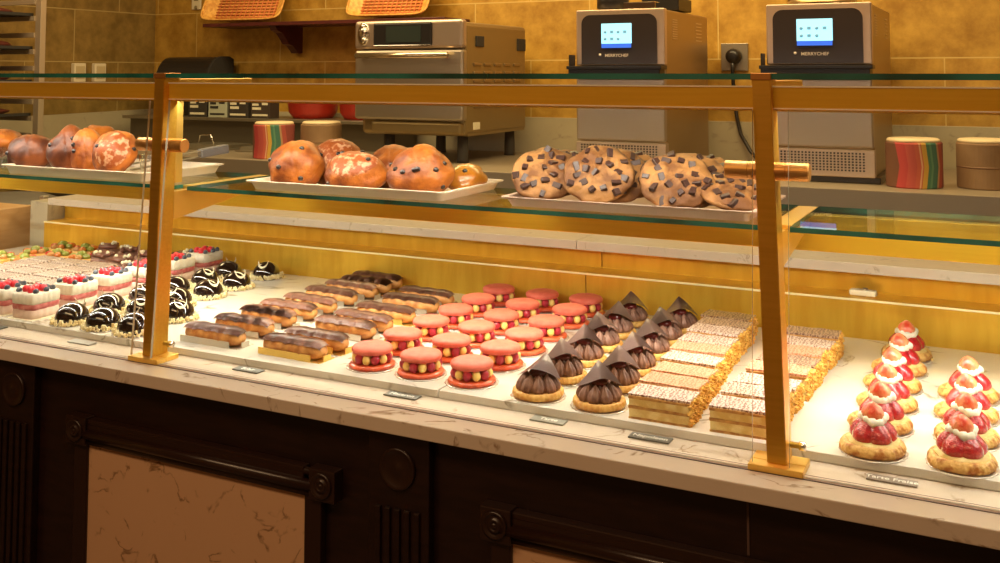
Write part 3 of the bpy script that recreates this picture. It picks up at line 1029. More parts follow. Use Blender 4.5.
def make_dome():
    t = thing('glazed_dome_cake', '', 'cake', group='black glazed dome cakes')
    obj('card_plate', doily(.041), PLATE, t, 'silver card plate')
    obj('glazed_dome', B().lathe([(.029, .0012), (.0315, .006), (.0318, .013), (.029, .0225), (.0235, .030), (.0155, .0355), (.0075, .038), (0, .0388)], 40), DOME, t, 'shiny black glaze')
    b = B()
    rr = random.Random(3)
    for i in range(210):
        a = rr.uniform(0, 2 * pi)
        z = rr.uniform(.002, .010)
        r = .0355 + rr.uniform(-.0035, .0048) * (1 - z * 40)
        M = Matrix.Translation((r * cos(a), r * sin(a), z)) @ Euler((rr.uniform(0, 3), rr.uniform(0, 3), rr.uniform(0, 3))).to_matrix().to_4x4()
        s = rr.uniform(.0013, .0025)
        b.box(-s * 1.3, s * 1.3, -s, s, -s * .7, s * .7, .0004, M=M, seg=1)
    o = obj('almond_pieces', b, ALMOND, t, 'ring of chopped almonds')
    o['kind'] = 'stuff'
    # crescent of white chocolate leaning on the dome, two sharp horns up
    b = B()
    pts, n = [], 24
    for i in range(n + 1):
        a = radians(162 + 216 * i / n)
        pts.append((.0165 * cos(a), .0200 * sin(a)))
    for i in range(1, n):
        u = 1 - i / n
        a = radians(162 + 216 * u)
        k = sin(pi * u) ** .7
        pts.append(((.0165 - .0045 * k) * cos(a), (.0200 - .0060 * k) * sin(a)))
    M = Matrix.Translation((0, -.0195, .0400)) @ Matrix.Rotation(-.62, 4, 'X') @ Matrix.Diagonal((.74, .8, .80, 1))
    b.prism(pts, 'Y', -.0008, .0008, M=M)
    obj('white_chocolate_crescent', b, WCHOC, t, 'white chocolate crescent with two upright points')
    return t


dm = make_dome()
D_ = [(-1.652, 1.415, 'left-hand column, front row, by the white cakes'), (-1.567, 1.415, 'middle column, front row'), (-1.481, 1.412, 'front row, nearest the left brass post'),
      (-1.656, 1.510, 'left-hand column, second row'), (-1.570, 1.516, 'middle column, second row'), (-1.485, 1.528, 'right-hand column, behind the left brass post, by the eclairs'),
      (-1.660, 1.606, 'left-hand column, third row'), (-1.572, 1.612, 'middle column, third row'),
      (-1.662, 1.700, 'left-hand column, fourth row'), (-1.573, 1.706, 'middle column, fourth row'),
      (-1.668, 1.798, 'left-hand column, fifth row'), (-1.580, 1.805, 'right-hand column, fifth row'),
      (-1.685, 1.895, 'left-hand column, back row'), (-1.597, 1.928, 'standing alone at the back right')]
first = True
for k, (x, y, lb) in enumerate(D_):
    o = dm if first else copy_tree(dm)
    first = False
    o.location = (x, y, T)
    o.rotation_euler = (0, 0, (.75 if k not in (0, 1, 2, 3, 8, 12) else 3.6) + random.uniform(-.7, .7))
    o['label'] = 'black glazed dome cake, %s' % lb


def make_cake():
    t = thing('raspberry_layer_cake', '', 'cake', group='white and red layered cakes with berries')
    W, D = .0315, .040

    def ring(z0, z1, amp, sd, f, g=1.0):
        def wob(a, r, z):
            # rounded square outline
            ca, sa = abs(cos(a)), abs(sin(a))
            k = 1 / ((ca ** 6 + sa ** 6) ** (1 / 6.))
            k *= 1 + amp * cos(a * f + sd)
            return k
        r = W * g
        return B().lathe([(r * .98, z0), (r, (z0 + z1) / 2), (r * .985, z1 - .002), (r * .93, z1), (0, z1)], 96, wob=wob, M=Matrix.Diagonal((1, 1.13, 1, 1)))
    obj('card_plate', B().box(-.036, .036, -.040, .040, 0, .0012, .0004), PAPER, t, 'pale card plate')
    obj('lower_mousse', ring(.0012, .0185, .02, 1, 16), CAKE_PINK, t, 'pale pink mousse')
    obj('jelly_layer', ring(.0185, .0295, .03, 2, 12), CAKE_RED, t, 'dark red jelly layer')
    obj('upper_mousse', ring(.0295, .0495, .022, 3, 20, 1.02), CAKE_WHITE, t, 'white mousse')
    rr = random.Random(2)
    for i, (x, y) in enumerate(((-.012, -.014), (.006, -.018), (-.008, .008), (.012, .006), (.002, -.004))):
        M = Euler((rr.uniform(-.5, .5), rr.uniform(-.5, .5), 0)).to_matrix().to_4x4()
        obj('raspberry', B().ball((x, y, .0545), (.0080, .0078, .0082), 12, M=M, amp=.12, fr=5, sd=i), RASP_TOP, t)
    for i, (x, y) in enumerate(((.024, -.020), (-.026, -.022), (-.026, .004), (.026, .004), (-.020, .024), (.020, .024), (.002, .024))):
        obj('blueberry', B().ball((x * .9, y, .0530), .0058, 10, amp=.05, fr=3, sd=i), BLUEB, t)
    return t


ck = make_cake()
CK = [(-1.766, 1.424, 'front one beside the black domes'), (-1.768, 1.522, 'second from the front beside the black domes'), (-1.772, 1.620, 'third from the front beside the black domes'),
      (-1.774, 1.718, 'fourth from the front, partly behind the left brass post'), (-1.776, 1.816, 'fifth from the front, right of the left post'), (-1.778, 1.914, 'rearmost, touching the gold panel'),
      (-1.852, 1.424, 'cut off by the left edge of the picture')]
first = True
for x, y, lb in CK:
    o = ck if first else copy_tree(ck)
    first = False
    o.location = (x, y, T)
    o.rotation_euler = (0, 0, random.uniform(-.06, .06))
    o['label'] = 'white raspberry cake, %s' % lb


# back left of the case: small iced slices, fruit tarts, chocolate slices
def make_small_slice():
    t = thing('feathered_slice', '', 'pastry slice', group='small brown feathered slices at the left')
    obj('sponge', B().box(-.040, .040, -.026, .026, 0, .028, .002), FLAKE, t)
    obj('icing', B().box(-.0405, .0405, -.0262, .0262, .028, .033, .002), lattice('speckled_grey_icing', (.62, .50, .42), (.13, .075, .06), 1.3, .38), t, 'grey-brown feathered icing')
    return t


def make_fruit_tart():
    t = thing('fruit_tart', '', 'tart', group='glazed fruit tarts at the back left')
    obj('tart_shell', B().lathe([(.033, 0), (.038, .006), (.040, .014), (.037, .018), (0, .016)], 60, wob=lambda a, r, z: 1 + .03 * cos(a * 20)), PUFF, t)
    rr = random.Random(4)
    for i in range(7):
        a = 2 * pi * i / 7
        m = (ORANGE, PEACH, KIWI, BERRY_RED, PEACH, ORANGE, KIWI)[i]
        obj('fruit_piece', B().ball((.022 * cos(a), .022 * sin(a), .022), (.011, .009, .007), 10, amp=.15, fr=3, sd=i, M=Matrix.Rotation(a, 4, 'Z')), m, t)
    obj('fruit_piece', B().ball((0, 0, .026), (.013, .012, .010), 12, amp=.1, fr=3), KIWI, t, 'green kiwi piece')
    return t


def make_choc_slice():
    t = thing('chocolate_slice', '', 'cake', group='chocolate slices at the back left')
    obj('card_plate', doily(.040), GOLD_CARD, t, 'gold card plate')
    obj('chocolate_cake', B().lathe([(.031, .001), (.032, .02), (.030, .028), (0, .029)], 30), CHOC_CREAM, t)
    rr = random.Random(8)
    b = B()
    for i in range(5):
        a = rr.uniform(-.6, .6)
        y = -.02 + i * .010
        b.tube([(-.024 * cos(a), y - .024 * sin(a), .033 + .003 * rr.random()), (.024 * cos(a), y + .024 * sin(a), .034 + .003 * rr.random())], .0045, 8)
    obj('chocolate_curls', b, CHOC_GLAZE, t)
    for i in range(4):
        obj('cream_pearl', B().ball((rr.uniform(-.02, .02), rr.uniform(-.02, .02), .040), .0045, 8), WCHOC, t)
    return t


sl = make_small_slice()
first = True
for ci, x in enumerate((-1.862, -1.952, -2.042, -2.132)):
    for ri in range(5):
        y = 1.500 + .062 * ri
        if ci == 0 and ri > 3 or ci > 2 and ri < 1:
            continue
        o = sl if first else copy_tree(sl)
        first = False
        o.location = (x, y - .006, T)
        o['label'] = 'small brown feathered slice, %s row from the front, %s column from the cakes' % (ORD[ri], ORD[ci])
ft = make_fruit_tart()
first = True
FT = [(-2.125, 1.845), (-2.21, 1.845), (-2.21, 1.931), (-2.296, 1.931), (-2.296, 1.845), (-2.225, 1.755), (-2.225, 1.665), (-2.312, 1.757)]
FTL = ['middle row, right one', 'middle row, second from the right', 'back row, right one against the gold panel', 'back row, left one in the corner', 'middle row, left one', 'just behind the front one, left of the feathered slices', 'front one at the left of the feathered slices', 'leftmost of the third row from the gold panel']
for (x, y), lb in zip(FT, FTL):
    o = ft if first else copy_tree(ft)
    first = False
    o.location = (x, y, T)
    o.rotation_euler = (0, 0, random.uniform(0, 6))
    o['label'] = 'small glazed fruit tart, ' + lb
cs = make_choc_slice()
first = True
for (x, y), lb in zip([(-1.868, 1.770), (-1.868, 1.853), (-1.868, 1.936), (-1.953, 1.812), (-1.953, 1.897), (-2.040, 1.840), (-2.040, 1.925), (-2.124, 1.931)],
                      ['front one left of the white cakes', 'middle one left of the white cakes', 'rear one left of the white cakes', 'second column, nearer one', 'second column, at the gold panel', 'third column, nearer one', 'third column, at the gold panel', 'leftmost, at the panel beside the fruit tarts']):
    o = cs if first else copy_tree(cs)
    first = False
    o.location = (x, y, T)
    o.rotation_euler = (0, 0, random.uniform(0, 6))
    o['label'] = 'round chocolate cake with curls and pearls, %s' % lb


# ------------------------------------------------------------------ trays, buns and cookies on the glass shelf
ZS = 1.2131


def make_tray(x0, x1, y0, y1, lb, m, h=.018, z=ZS):
    t = thing('serving_tray', lb, 'tray', ((x0 + x1) / 2, (y0 + y1) / 2, z), 0, 'trays on the glass shelf')
    w_, d_ = (x1 - x0) / 2, (y1 - y0) / 2
    b = B()
    # flared rounded-rectangle shell with a rolled rim
    def outline(w, d, r, n=6):
        P = []
        for cx_, cy_, a0 in ((w - r, d - r, 0), (-w + r, d - r, 90), (-w + r, -d + r, 180), (w - r, -d + r, 270)):
            for i in range(n + 1):
                a = radians(a0 + 90 * i / n)
                P.append((cx_ + r * cos(a), cy_ + r * sin(a)))
        return P
    specs = [(w_ - .014, d_ - .014, .006, 0), (w_ - .008, d_ - .008, .012, h * .85), (w_, d_, .015, h), (w_, d_, .015, h - .002), (w_ - .007, d_ - .007, .012, h - .0025)]
    t_ = bmesh.new()
    rings = [[t_.verts.new((p[0], p[1], z_)) for p in outline(w, d, r)] for w, d, r, z_ in
             [(w_ - .016, d_ - .016, .008, .002), (w_ - .009, d_ - .009, .012, h), (w_, d_, .015, h), (w_ - .0005, d_ - .0005, .015, h - .0025), (w_ - .0075, d_ - .0075, .012, h - .003), (w_ - .0145, d_ - .0145, .008, 0)]]
    n = len(rings[0])
    for A, C in zip(rings, rings[1:]):
        for i in range(n):
            t_.faces.new((A[i], C[i], C[(i + 1) % n], A[(i + 1) % n]))
    t_.faces.new(rings[0]); t_.faces.new(rings[-1][::-1])
    bmesh.ops.recalc_face_normals(t_, faces=t_.faces)
    b.merge(t_, False)
    obj('tray_body', b, m, t)
    return t


make_tray(-1.873, -1.466, 1.408, 1.640, 'cream tray under the brown rolls on the left shelf', TRAY)
make_tray(-1.225, -.812, 1.410, 1.635, 'cream tray under the raisin buns on the middle shelf', TRAY, .016)
make_tray(-.716, -.318, 1.412, 1.637, 'pinkish metal tray under the chunk cookies', mat('pinkish_tray', (.62, .46, .38), .3, .35), .015)

rc = random.Random(11)


def make_cookie(sd, n=19, bm_m=None):
    t = thing('chunk_cookie', '', 'cookie', group='chocolate chunk cookies')
    b = B()
    R, H = .0545, .015
    rnd = random.Random(sd)

    def hgt(x, y):
        rr = hypot(x, y) / R
        return H * (1 - .55 * rr ** 2.6) + .0042 * noise.noise(Vector((x * 75, y * 75, sd))) + .002 * noise.noise(Vector((x * 200, y * 200, sd)))
    t_ = bmesh.new()
    n1, sg = 16, 56
    prevr = [t_.verts.new((0, 0, hgt(0, 0)))]
    ctop = prevr[0]
    rings = []
    for i in range(1, n1 + 1):
        r = R * i / n1
        rings.append([t_.verts.new((r * k_ * cos(a), r * k_ * sin(a), hgt(r * cos(a), r * sin(a)) if i < n1 else .005)) for a, k_ in [(2 * pi * s / sg, 1 + .09 * noise.noise(Vector((cos(2 * pi * s / sg) * 2.2, sin(2 * pi * s / sg) * 2.2, sd * 1.3)))) for s in range(sg)]])
    low = [t_.verts.new((v.co.x * .93, v.co.y * .93, 0)) for v in rings[-1]]
    rings.append(low)
    for s in range(sg):
        t_.faces.new((ctop, rings[0][s], rings[0][(s + 1) % sg]))
    for A, C in zip(rings, rings[1:]):
        for s in range(sg):
            t_.faces.new((A[s], C[s], C[(s + 1) % sg], A[(s + 1) % sg]))
    t_.faces.new(low[::-1])
    b.merge(t_, True)
    obj('cookie_dough', b, COOKIE, t)
    pts = []
    while len(pts) < n:
        x, y = rnd.uniform(-.046, .046), rnd.uniform(-.046, .046)
        if hypot(x, y) < .046 and all(hypot(x - p[0], y - p[1]) > .0135 for p in pts):
            pts.append((x, y))
    for x, y in pts:
        M = Matrix.Translation((x, y, hgt(x, y) - .0005)) @ Euler((rnd.uniform(-.5, .5), rnd.uniform(-.5, .5), rnd.uniform(0, 3))).to_matrix().to_4x4()
        s1, s2 = rnd.uniform(.005, .0088), rnd.uniform(.0036, .0055)
        obj('chocolate_chunk', B().box(-s1, s1, -s2, s2, -.003, .0032, .0008, M=M, seg=1), CHUNK, t)
    return t


def lean(o, x, y, z, tilt, rz, spin):
    """stand a disc on its lower edge: tilt from the horizontal, face towards -Y turned by rz"""
    M = Matrix.Translation((x, y, z)) @ Matrix.Rotation(rz, 4, 'Z') @ Matrix.Rotation(radians(tilt), 4, 'X') @ Matrix.Rotation(spin, 4, 'Z')
    o.matrix_world = M
    o.rotation_mode = 'XYZ'
    o.location = M.to_translation()
    o.rotation_euler = M.to_euler()


cks = [make_cookie(s) for s in (1, 2, 3)]
CKP = [(-.662, 1.470, 55, .30, 'left one in front'), (-.662, 1.508, 50, .25, 'left one standing behind the front cookie'), (-.662, 1.55, 48, .2, 'left one at the back of its stack'),
       (-.568, 1.462, 60, .28, 'middle one in front'), (-.556, 1.500, 55, .3, 'middle one standing behind the front cookie'), (-.550, 1.540, 50, .25, 'middle one at the back of its stack'),
       (-.447, 1.466, 55, .32, 'right one in front'), (-.432, 1.500, 52, .35, 'right one standing just behind the front cookie'), (-.420, 1.536, 48, .35, 'right one at the back of its stack')]
TZ = ZS + .0022
for k, (x, y, tl, rz, lb) in enumerate(CKP):
    o = cks[k % 3] if k < 3 else copy_tree(cks[k % 3])
    tl = tl - 11
    zc = .0535 * sin(radians(tl)) + .0055
    lean(o, x, y, TZ + zc, tl, rz, random.uniform(0, 6))
    o['label'] = 'chocolate chunk cookie leaning on the metal tray, ' + lb
o = copy_tree(cks[1])
lean(o, -.366, 1.487, TZ + .029, 24, .5, 1.0)
o['label'] = 'chocolate chunk cookie lying low beside the right brass post'


def make_bun(lb, x, y, z, r, tilt, rz, m, sd, raisins=6, top=None, name='raisin_bun'):
    t = thing(name, lb, 'bun', group='glazed buns and rolls on the shelf')
    rnd = random.Random(sd)
    Mx = Matrix.Identity(4)
    def rough(d):
        return 1 + .16 * noise.noise(d * 1.3 + Vector((sd, sd * 1.7, 3.1))) + .028 * noise.noise(d * 5.0 + Vector((sd, 2, 1))) - .05 * max(0, 1 - abs(d.x + .25 * d.y - .12 * sin(sd)) * 9) 
    t_ = bmesh.new()
    bmesh.ops.create_uvsphere(t_, u_segments=48, v_segments=32, radius=1)
    for v in t_.verts:
        k = rough(v.co.normalized())
        v.co = Vector((v.co.x * r[0], v.co.y * r[1], v.co.z * r[2])) * k
    b = B(); b.merge(t_, True)
    obj('crust', b, m, t)
    def surf(a, e):
        d = Vector((cos(e) * cos(a), cos(e) * sin(a), sin(e)))
        k = rough(d)
        return Vector((d.x * r[0], d.y * r[1], d.z * r[2])) * k
    for i in range(raisins):
        p = surf(rnd.uniform(0, 2 * pi), rnd.uniform(-.1, 1.3))
        obj('raisin', B().ball(p * .985, (.0052, .0046, .0042), 8, amp=.2, fr=3, sd=i), RAISIN, t)
    if top:
        # dusted cap over the upper back of the bun
        t_ = bmesh.new()
        rings = []
        for i in range(9):
            e = radians(88 - i * 6.5)
            rings.append([t_.verts.new(surf(2 * pi * s / 28, e) * (1.012 if i < 8 else .99)) for s in range(28)])
        for A, C in zip(rings, rings[1:]):
            for s in range(28):
                t_.faces.new((A[s], C[s], C[(s + 1) % 28], A[(s + 1) % 28]))
        t_.faces.new(rings[0])
        bb = B(); bb.merge(t_, True)
        obj('sugar_dusting', bb, SUGAR, t)
    lean(t, x, y, z, tilt, rz, 0)
    return t


B_ = TZ
make_bun('large glossy raisin bun at the left end of the middle tray', -1.158, 1.475, B_ + .037, (.051, .048, .034), 52, .3, BUN, 1, 7)
make_bun('sugar dusted raisin bun behind the left end bun on the middle tray', -1.122, 1.545, B_ + .040, (.050, .048, .034), 50, .3, BUN, 2, 7, True)
make_bun('sugar dusted low bun in the centre of the middle tray', -1.028, 1.478, B_ + .030, (.056, .045, .031), 32, .2, BUN, 3, 5, True)
make_bun('plain orange bun behind the centre of the middle tray', -1.000, 1.555, B_ + .032, (.050, .048, .034), 40, .2, BUN, 4, 4)
make_bun('round shiny bun with big raisins, right end of the middle tray', -.890, 1.468, B_ + .037, (.055, .050, .036), 48, .25, BUN, 5, 8)
make_bun('yellow bun lying at the right end behind the shiny one', -.850, 1.555, B_ + .021, (.036, .042, .023), 10, .2, BUN_YELLOW, 6, 2)
make_bun('dark brown roll at the left of the left tray', -1.858, 1.475, B_ + .036, (.050, .044, .030), 52, .5, BUN_DARK, 7, 3, name='brown_roll')
make_bun('small golden roll behind the dark brown roll', -1.838, 1.550, B_ + .033, (.040, .040, .030), 50, .3, BUN_YELLOW, 8, 1, name='brown_roll')
make_bun('brown roll with sliced face in the middle of the left tray', -1.738, 1.468, B_ + .044, (.040, .050, .030), 66, .7, BUN_DARK, 9, 2, name='brown_roll')
make_bun('orange roll standing tall behind the sliced brown roll', -1.742, 1.545, B_ + .047, (.043, .052, .030), 64, .4, BUN, 10, 3, name='brown_roll')
make_bun('orange roll with one raisin, second from the right on the left tray', -1.678, 1.466, B_ + .044, (.034, .050, .026), 70, .7, BUN, 11, 3, name='brown_roll')
make_bun('sugar dusted roll at the right end of the left tray', -1.602, 1.468, B_ + .044, (.042, .050, .032), 62, .5, BUN, 12, 3, True, name='brown_roll')
# tub with brioche at the far left of the shelf
tb = thing('clear_tub', 'clear ribbed tub at the far left end of the shelf', 'tub', (-2.0, 1.50, ZS))
obj('tub_wall', B().lathe([(.048, 0), (.056, .045), (.0575, .047), (.055, .046), (.047, .002), (0, .002)], 60, wob=lambda a, r, z: 1 + .015 * cos(a * 30)), CLEAR, tb)
make_bun('dark orange brioche heaped in the clear tub, cut off by the left edge', -1.995, 1.50, ZS + .053, (.050, .045, .030), 10, 0, BUN, 13, 2, name='brioche')
# clear holder and tongs by the left post
hd = thing('clear_holder', 'small clear ribbed cup beside the roll at the left post', 'cup', (-1.538, 1.500, TZ))
obj('cup_wall', B().lathe([(.018, 0), (.023, .042), (.024, .043), (.022, .042), (.017, .002), (0, .002)], 40, wob=lambda a, r, z: 1 + .03 * cos(a * 20)), CLEAR, hd)
tg = thing('serving_tongs', 'steel serving tongs with grey handle lying on the left tray', 'tongs', (-1.565, 1.60, ZS + .0195), radians(70))
obj('arm', B().box(-.10, .09, -.008, .008, .002, .004, .001, M=Matrix.Rotation(radians(-7), 4, 'Y')), STEEL, tg)
obj('arm', B().box(-.10, .09, -.008, .008, .014, .016, .001, M=Matrix.Rotation(radians(-7), 4, 'Y')), STEEL, tg)
obj('grip', B().box(.05, .115, -.0105, .0105, 0, .019, .003, M=Matrix.Rotation(radians(-7), 4, 'Y')), mat('grey_grip', (.18, .17, .17), .4), tg, 'dark grey grip')

# ------------------------------------------------------------------ rear counter and its shelf
rcn = thing('rear_counter', 'grey steel counter along the tiled back wall', 'counter', (-1.5, 3.8, 0))


def robj(name, b, m, par, off, lb=None):
    b.bm.transform(Matrix.Translation((-off[0], -off[1], -off[2])))
    return obj(name, b, m, par, lb)


robj('worktop', B().box(-4.40, 2.0, 3.42, 4.32, .985, 1.048, .003), STEEL_FLAT, rcn, (-1.5, 3.8, 0))
robj('cabinet', B().box(-4.38, 1.98, 3.50, 4.31, 0, .985), mat('dark_cabinet', (.04, .03, .025), .5), rcn, (-1.5, 3.8, 0))
rs = thing('steel_riser', 'low dull steel riser shelf behind the napkins, holding the boxes', 'shelf', (-3.35, 4.1, 1.0485))
robj('riser_top', B().box(-4.30, -2.62, 3.98, 4.31, 1.176, 1.192, .002), STEEL_DARK, rs, (-3.35, 4.1, 1.0485))
robj('riser_front', B().box(-4.28, -2.64, 4.02, 4.03, 1.0487, 1.176).box(-4.28, -4.26, 4.03, 4.3, 1.0487, 1.176).box(-2.66, -2.64, 4.03, 4.3, 1.0487, 1.176), mat('dark_steel_front', (.13, .11, .075), .4, .5), rs, (-3.35, 4.1, 1.0485))
for i, (xx, lb) in enumerate(((-3.62, 'steel pan lid with bent handle lying left of the napkins'), (-2.96, 'steel pan lid lying just left of the striped napkins, behind them'))):
    ld = thing('pan_lid', lb, 'lid', (xx + (.10 if i == 0 else -.18), 3.86, 1.0485), 0, 'steel pan lids on the rear counter')
    obj('lid_plate', B().box(-.16, .16, -.12, .12, 0, .006, .002).prism([(-.11, .006), (.11, .006), (.09, .022), (-.09, .022)], 'X', -.14, .14), STEEL_DARK, ld)
    obj('lid_handle', B().tube([(-.10, -.02, .02), (-.09, -.02, .062), (-.02, -.02, .066), (0, -.02, .022)], .004, 8), CHROME, ld, 'bright bent wire handle')


def carton(x0, x1, y, z0, h, m, lb, text=None, group='small cartons on the riser'):
    c = thing('tea_carton', lb, 'box', ((x0 + x1) / 2, y, z0), 0, group)
    w_ = (x1 - x0) / 2
    obj('carton_body', B().box(-w_, w_, 0, .075, 0, h, .002), m, c)
    if text:
        obj('printed_band', B().box(-w_ * .8, w_ * .8, -.0012, 0, h * .12, h * .22).box(-w_ * .8, w_ * .1, -.0012, 0, h * .45, h * .58).box(-w_ * .8, -w_ * .15, -.0012, 0, h * .66, h * .78).box(w_ * .2, w_ * .8, -.0012, 0, h * .70, h * .84), PAPER if text == 1 else BLACKMATTE, c, 'printed marks')
    return c


RZ = 1.1922
carton(-3.845, -3.722, 4.00, RZ, .105, mat('black_carton', (.035, .03, .026), .5), 'black carton with white print, left of the pale green one', 1)
carton(-3.708, -3.587, 4.00, RZ, .10, GREENCARD, 'pale grey-green carton between two black cartons', 2)
carton(-3.574, -3.449, 4.00, RZ, .10, bpy.data.materials['black_carton'], 'black carton with white print, right of the pale green one', 1)
carton(-3.438, -3.315, 4.01, RZ, .095, mat('brown_black_carton', (.05, .035, .026), .5), 'dim brown-black carton next to the red bowl', 1)
for x, lb, r in ((-3.16, 'red plastic bowl beside the cartons', .13), (-2.86, 'red plastic bowl beside the oven', .115)):
    rb = thing('red_bowl', lb, 'bowl', (x, 4.16, RZ), 0, 'red bowls on the riser')
    obj('bowl_body', B().lathe([(r * .75, 0), (r * .93, .03), (r, .09), (r * 1.04, .095), (r * .97, .094), (r * .9, .035), (r * .7, .006), (0, .006)], 40), RED_PL, rb)
bb = thing('bread_bin', 'black quarter-round bread bin in the corner behind the left post', 'bin', (-4.00, 4.095, RZ))
pr = [(-.15, 0), (.15, 0), (.15, .30), (.10, .315)] + [(.02 - .17 * sin(radians(a)), .145 + .17 * cos(radians(a))) for a in range(0, 91, 10)]
b = B().prism([((p[0] + .15) * .68, p[1]) for p in pr], 'X', -.19, .175)
obj('bin_body', b, BLACK, bb)
obj('end_panel', B().prism([((p[0] + .15) * .69, p[1] * 1.01) for p in pr], 'X', .175, .19), BLACKMATTE, bb)

# napkin stacks
NPM = [(-2.905, 3.545, 1.0485, 'striped napkin stack left of the big oven', True), (-2.735, 3.66, 1.0485, 'pale brown stack beside the striped napkins, left of the oven', False),
       (-.290, 3.60, 1.0485, 'striped napkin stack right of the right oven', True), (-.078, 3.66, 1.0485, 'brown stack at the right edge, beside the striped napkins', False)]
for x, y, z, lb, stripe in NPM:
    n_ = thing('napkin_stack', lb, 'napkins', (x, y, z), radians(24), 'stacks of napkins on the rear counter')
    r = .088 if x > -1 else .090
    obj('napkin_pile', B().lathe([(r * .97, 0), (r, .004), (r, .142), (r * .98, .146), (0, .146)], 48, smooth=False), NAPKIN if stripe else KRAFT, n_)
    obj('top_napkin', B().lathe([(r * .95, .1462), (r * .93, .154), (r * .86, .158), (0, .158)], 48, wob=lambda a, rr, zz: 1 + .02 * sin(a * 5)), mat('cream_paper', (.70, .55, .34), .6) if x < -2.8 else bpy.data.materials['cream_paper'], n_, 'plain cream top')
    if not stripe:
        obj('band', B().lathe([(r * 1.003, .066), (r * 1.006, .069), (r * 1.003, .072)], 48), mat('stack_line', (.2, .1, .05), .6), n_)

# ------------------------------------------------------------------ big oven
ov = thing('impinger_oven', 'large steel countertop oven with small dark window, left of the twin ovens', 'oven', (-2.25, 3.6, 1.0485))
OX, OY, OZ = -2.25, 3.6, 1.0485


def oob(name, b, m, lb=None, par=None):
    return robj(name, b, m, par or ov, (OX, OY, OZ), lb)


SIDE = mat('oven_side_steel', (.28, .20, .085), .38, .6)
oob('body', B().box(-2.50, -1.992, 3.63, 4.22, 1.160, 1.632, .018), SIDE)
oob('control_fascia', B().box(-2.517, -1.985, 3.596, 3.64, 1.521, 1.642, .014, seg=4), mat('fascia_steel', (.46, .36, .28), .34, .75))
oob('window', B().box(-2.415, -2.128, 3.590, 3.598, 1.535, 1.630, .006), BLACK, 'black window')
oob('window_glass', B().box(-2.35, -2.18, 3.588, 3.591, 1.548, 1.617), mat('dim_glass', (.03, .04, .035), .1), None)
oob('window_trim', B().box(-2.412, -2.131, 3.587, 3.592, 1.531, 1.537, .001), CHROME)
oob('emblem', B().lathe([(.030, 0), (.034, .003), (.030, .006), (.024, .003), (0, .003)], 30, M=Matrix.Translation((-2.468, 3.596, 1.585)) @ Matrix.Rotation(pi / 2, 4, 'X') @ Matrix.Diagonal((.9, 1.5, 1, 1))).ball((-2.468, 3.588, 1.590), (.016, .006, .024), 12, amp=.3, fr=3).ball((-2.464, 3.588, 1.560), (.012, .005, .012), 10, amp=.3, fr=3).ball((-2.470, 3.588, 1.618), (.007, .005, .008), 8), CHROME, 'round bright chef emblem')
oob('door', B().box(-2.517, -1.985, 3.600, 3.64, 1.224, 1.517, .010), STEEL)
oob('door_handle', B().tube([(-2.49, 3.57, 1.493), (-2.04, 3.57, 1.493)], .012, 14).box(-2.48, -2.46, 3.57, 3.60, 1.485, 1.500).box(-2.07, -2.05, 3.57, 3.60, 1.485, 1.500), mat('handle_steel', (.62, .52, .36), .22, .95), 'shiny bar handle')
oob('drawer_pan', B().box(-2.44, -2.0, 3.61, 3.66, 1.168, 1.218, .012, seg=3).prism([(3.66, 1.16), (4.2, 1.16), (4.2, 1.21), (3.66, 1.225)], 'X', -2.46, -1.995), SIDE)
oob('label_tag', B().box(-1.9935, -1.9905, 3.70, 3.76, 1.185, 1.215), PAPER)
lv = B()
for i in range(5):
    for j in range(6):
        y0 = 3.70 + i * .095
        lv.box(-1.993, -1.986, y0, y0 + .065, 1.275 + j * .035, 1.288 + j * .035, .003)
oob('louvres', lv, mat('louvre_steel', (.30, .21, .10), .35, .7))
oob('vent_grille', B().box(-1.993, -1.986, 3.72, 3.79, 1.53, 1.575, .002), BLACKMATTE)
oob('rating_plate', B().box(-1.993, -1.986, 4.12, 4.20, 1.52, 1.575, .002), BLACKMATTE)
for x, y in ((-2.40, 3.70), (-2.04, 3.70), (-2.40, 4.14), (-2.04, 4.14)):
    oob('foot', B().lathe([(.026, 1.0487), (.024, 1.06), (.022, 1.168), (.0, 1.168)], 16, c=(x, y, 0)), BLACKMATTE)


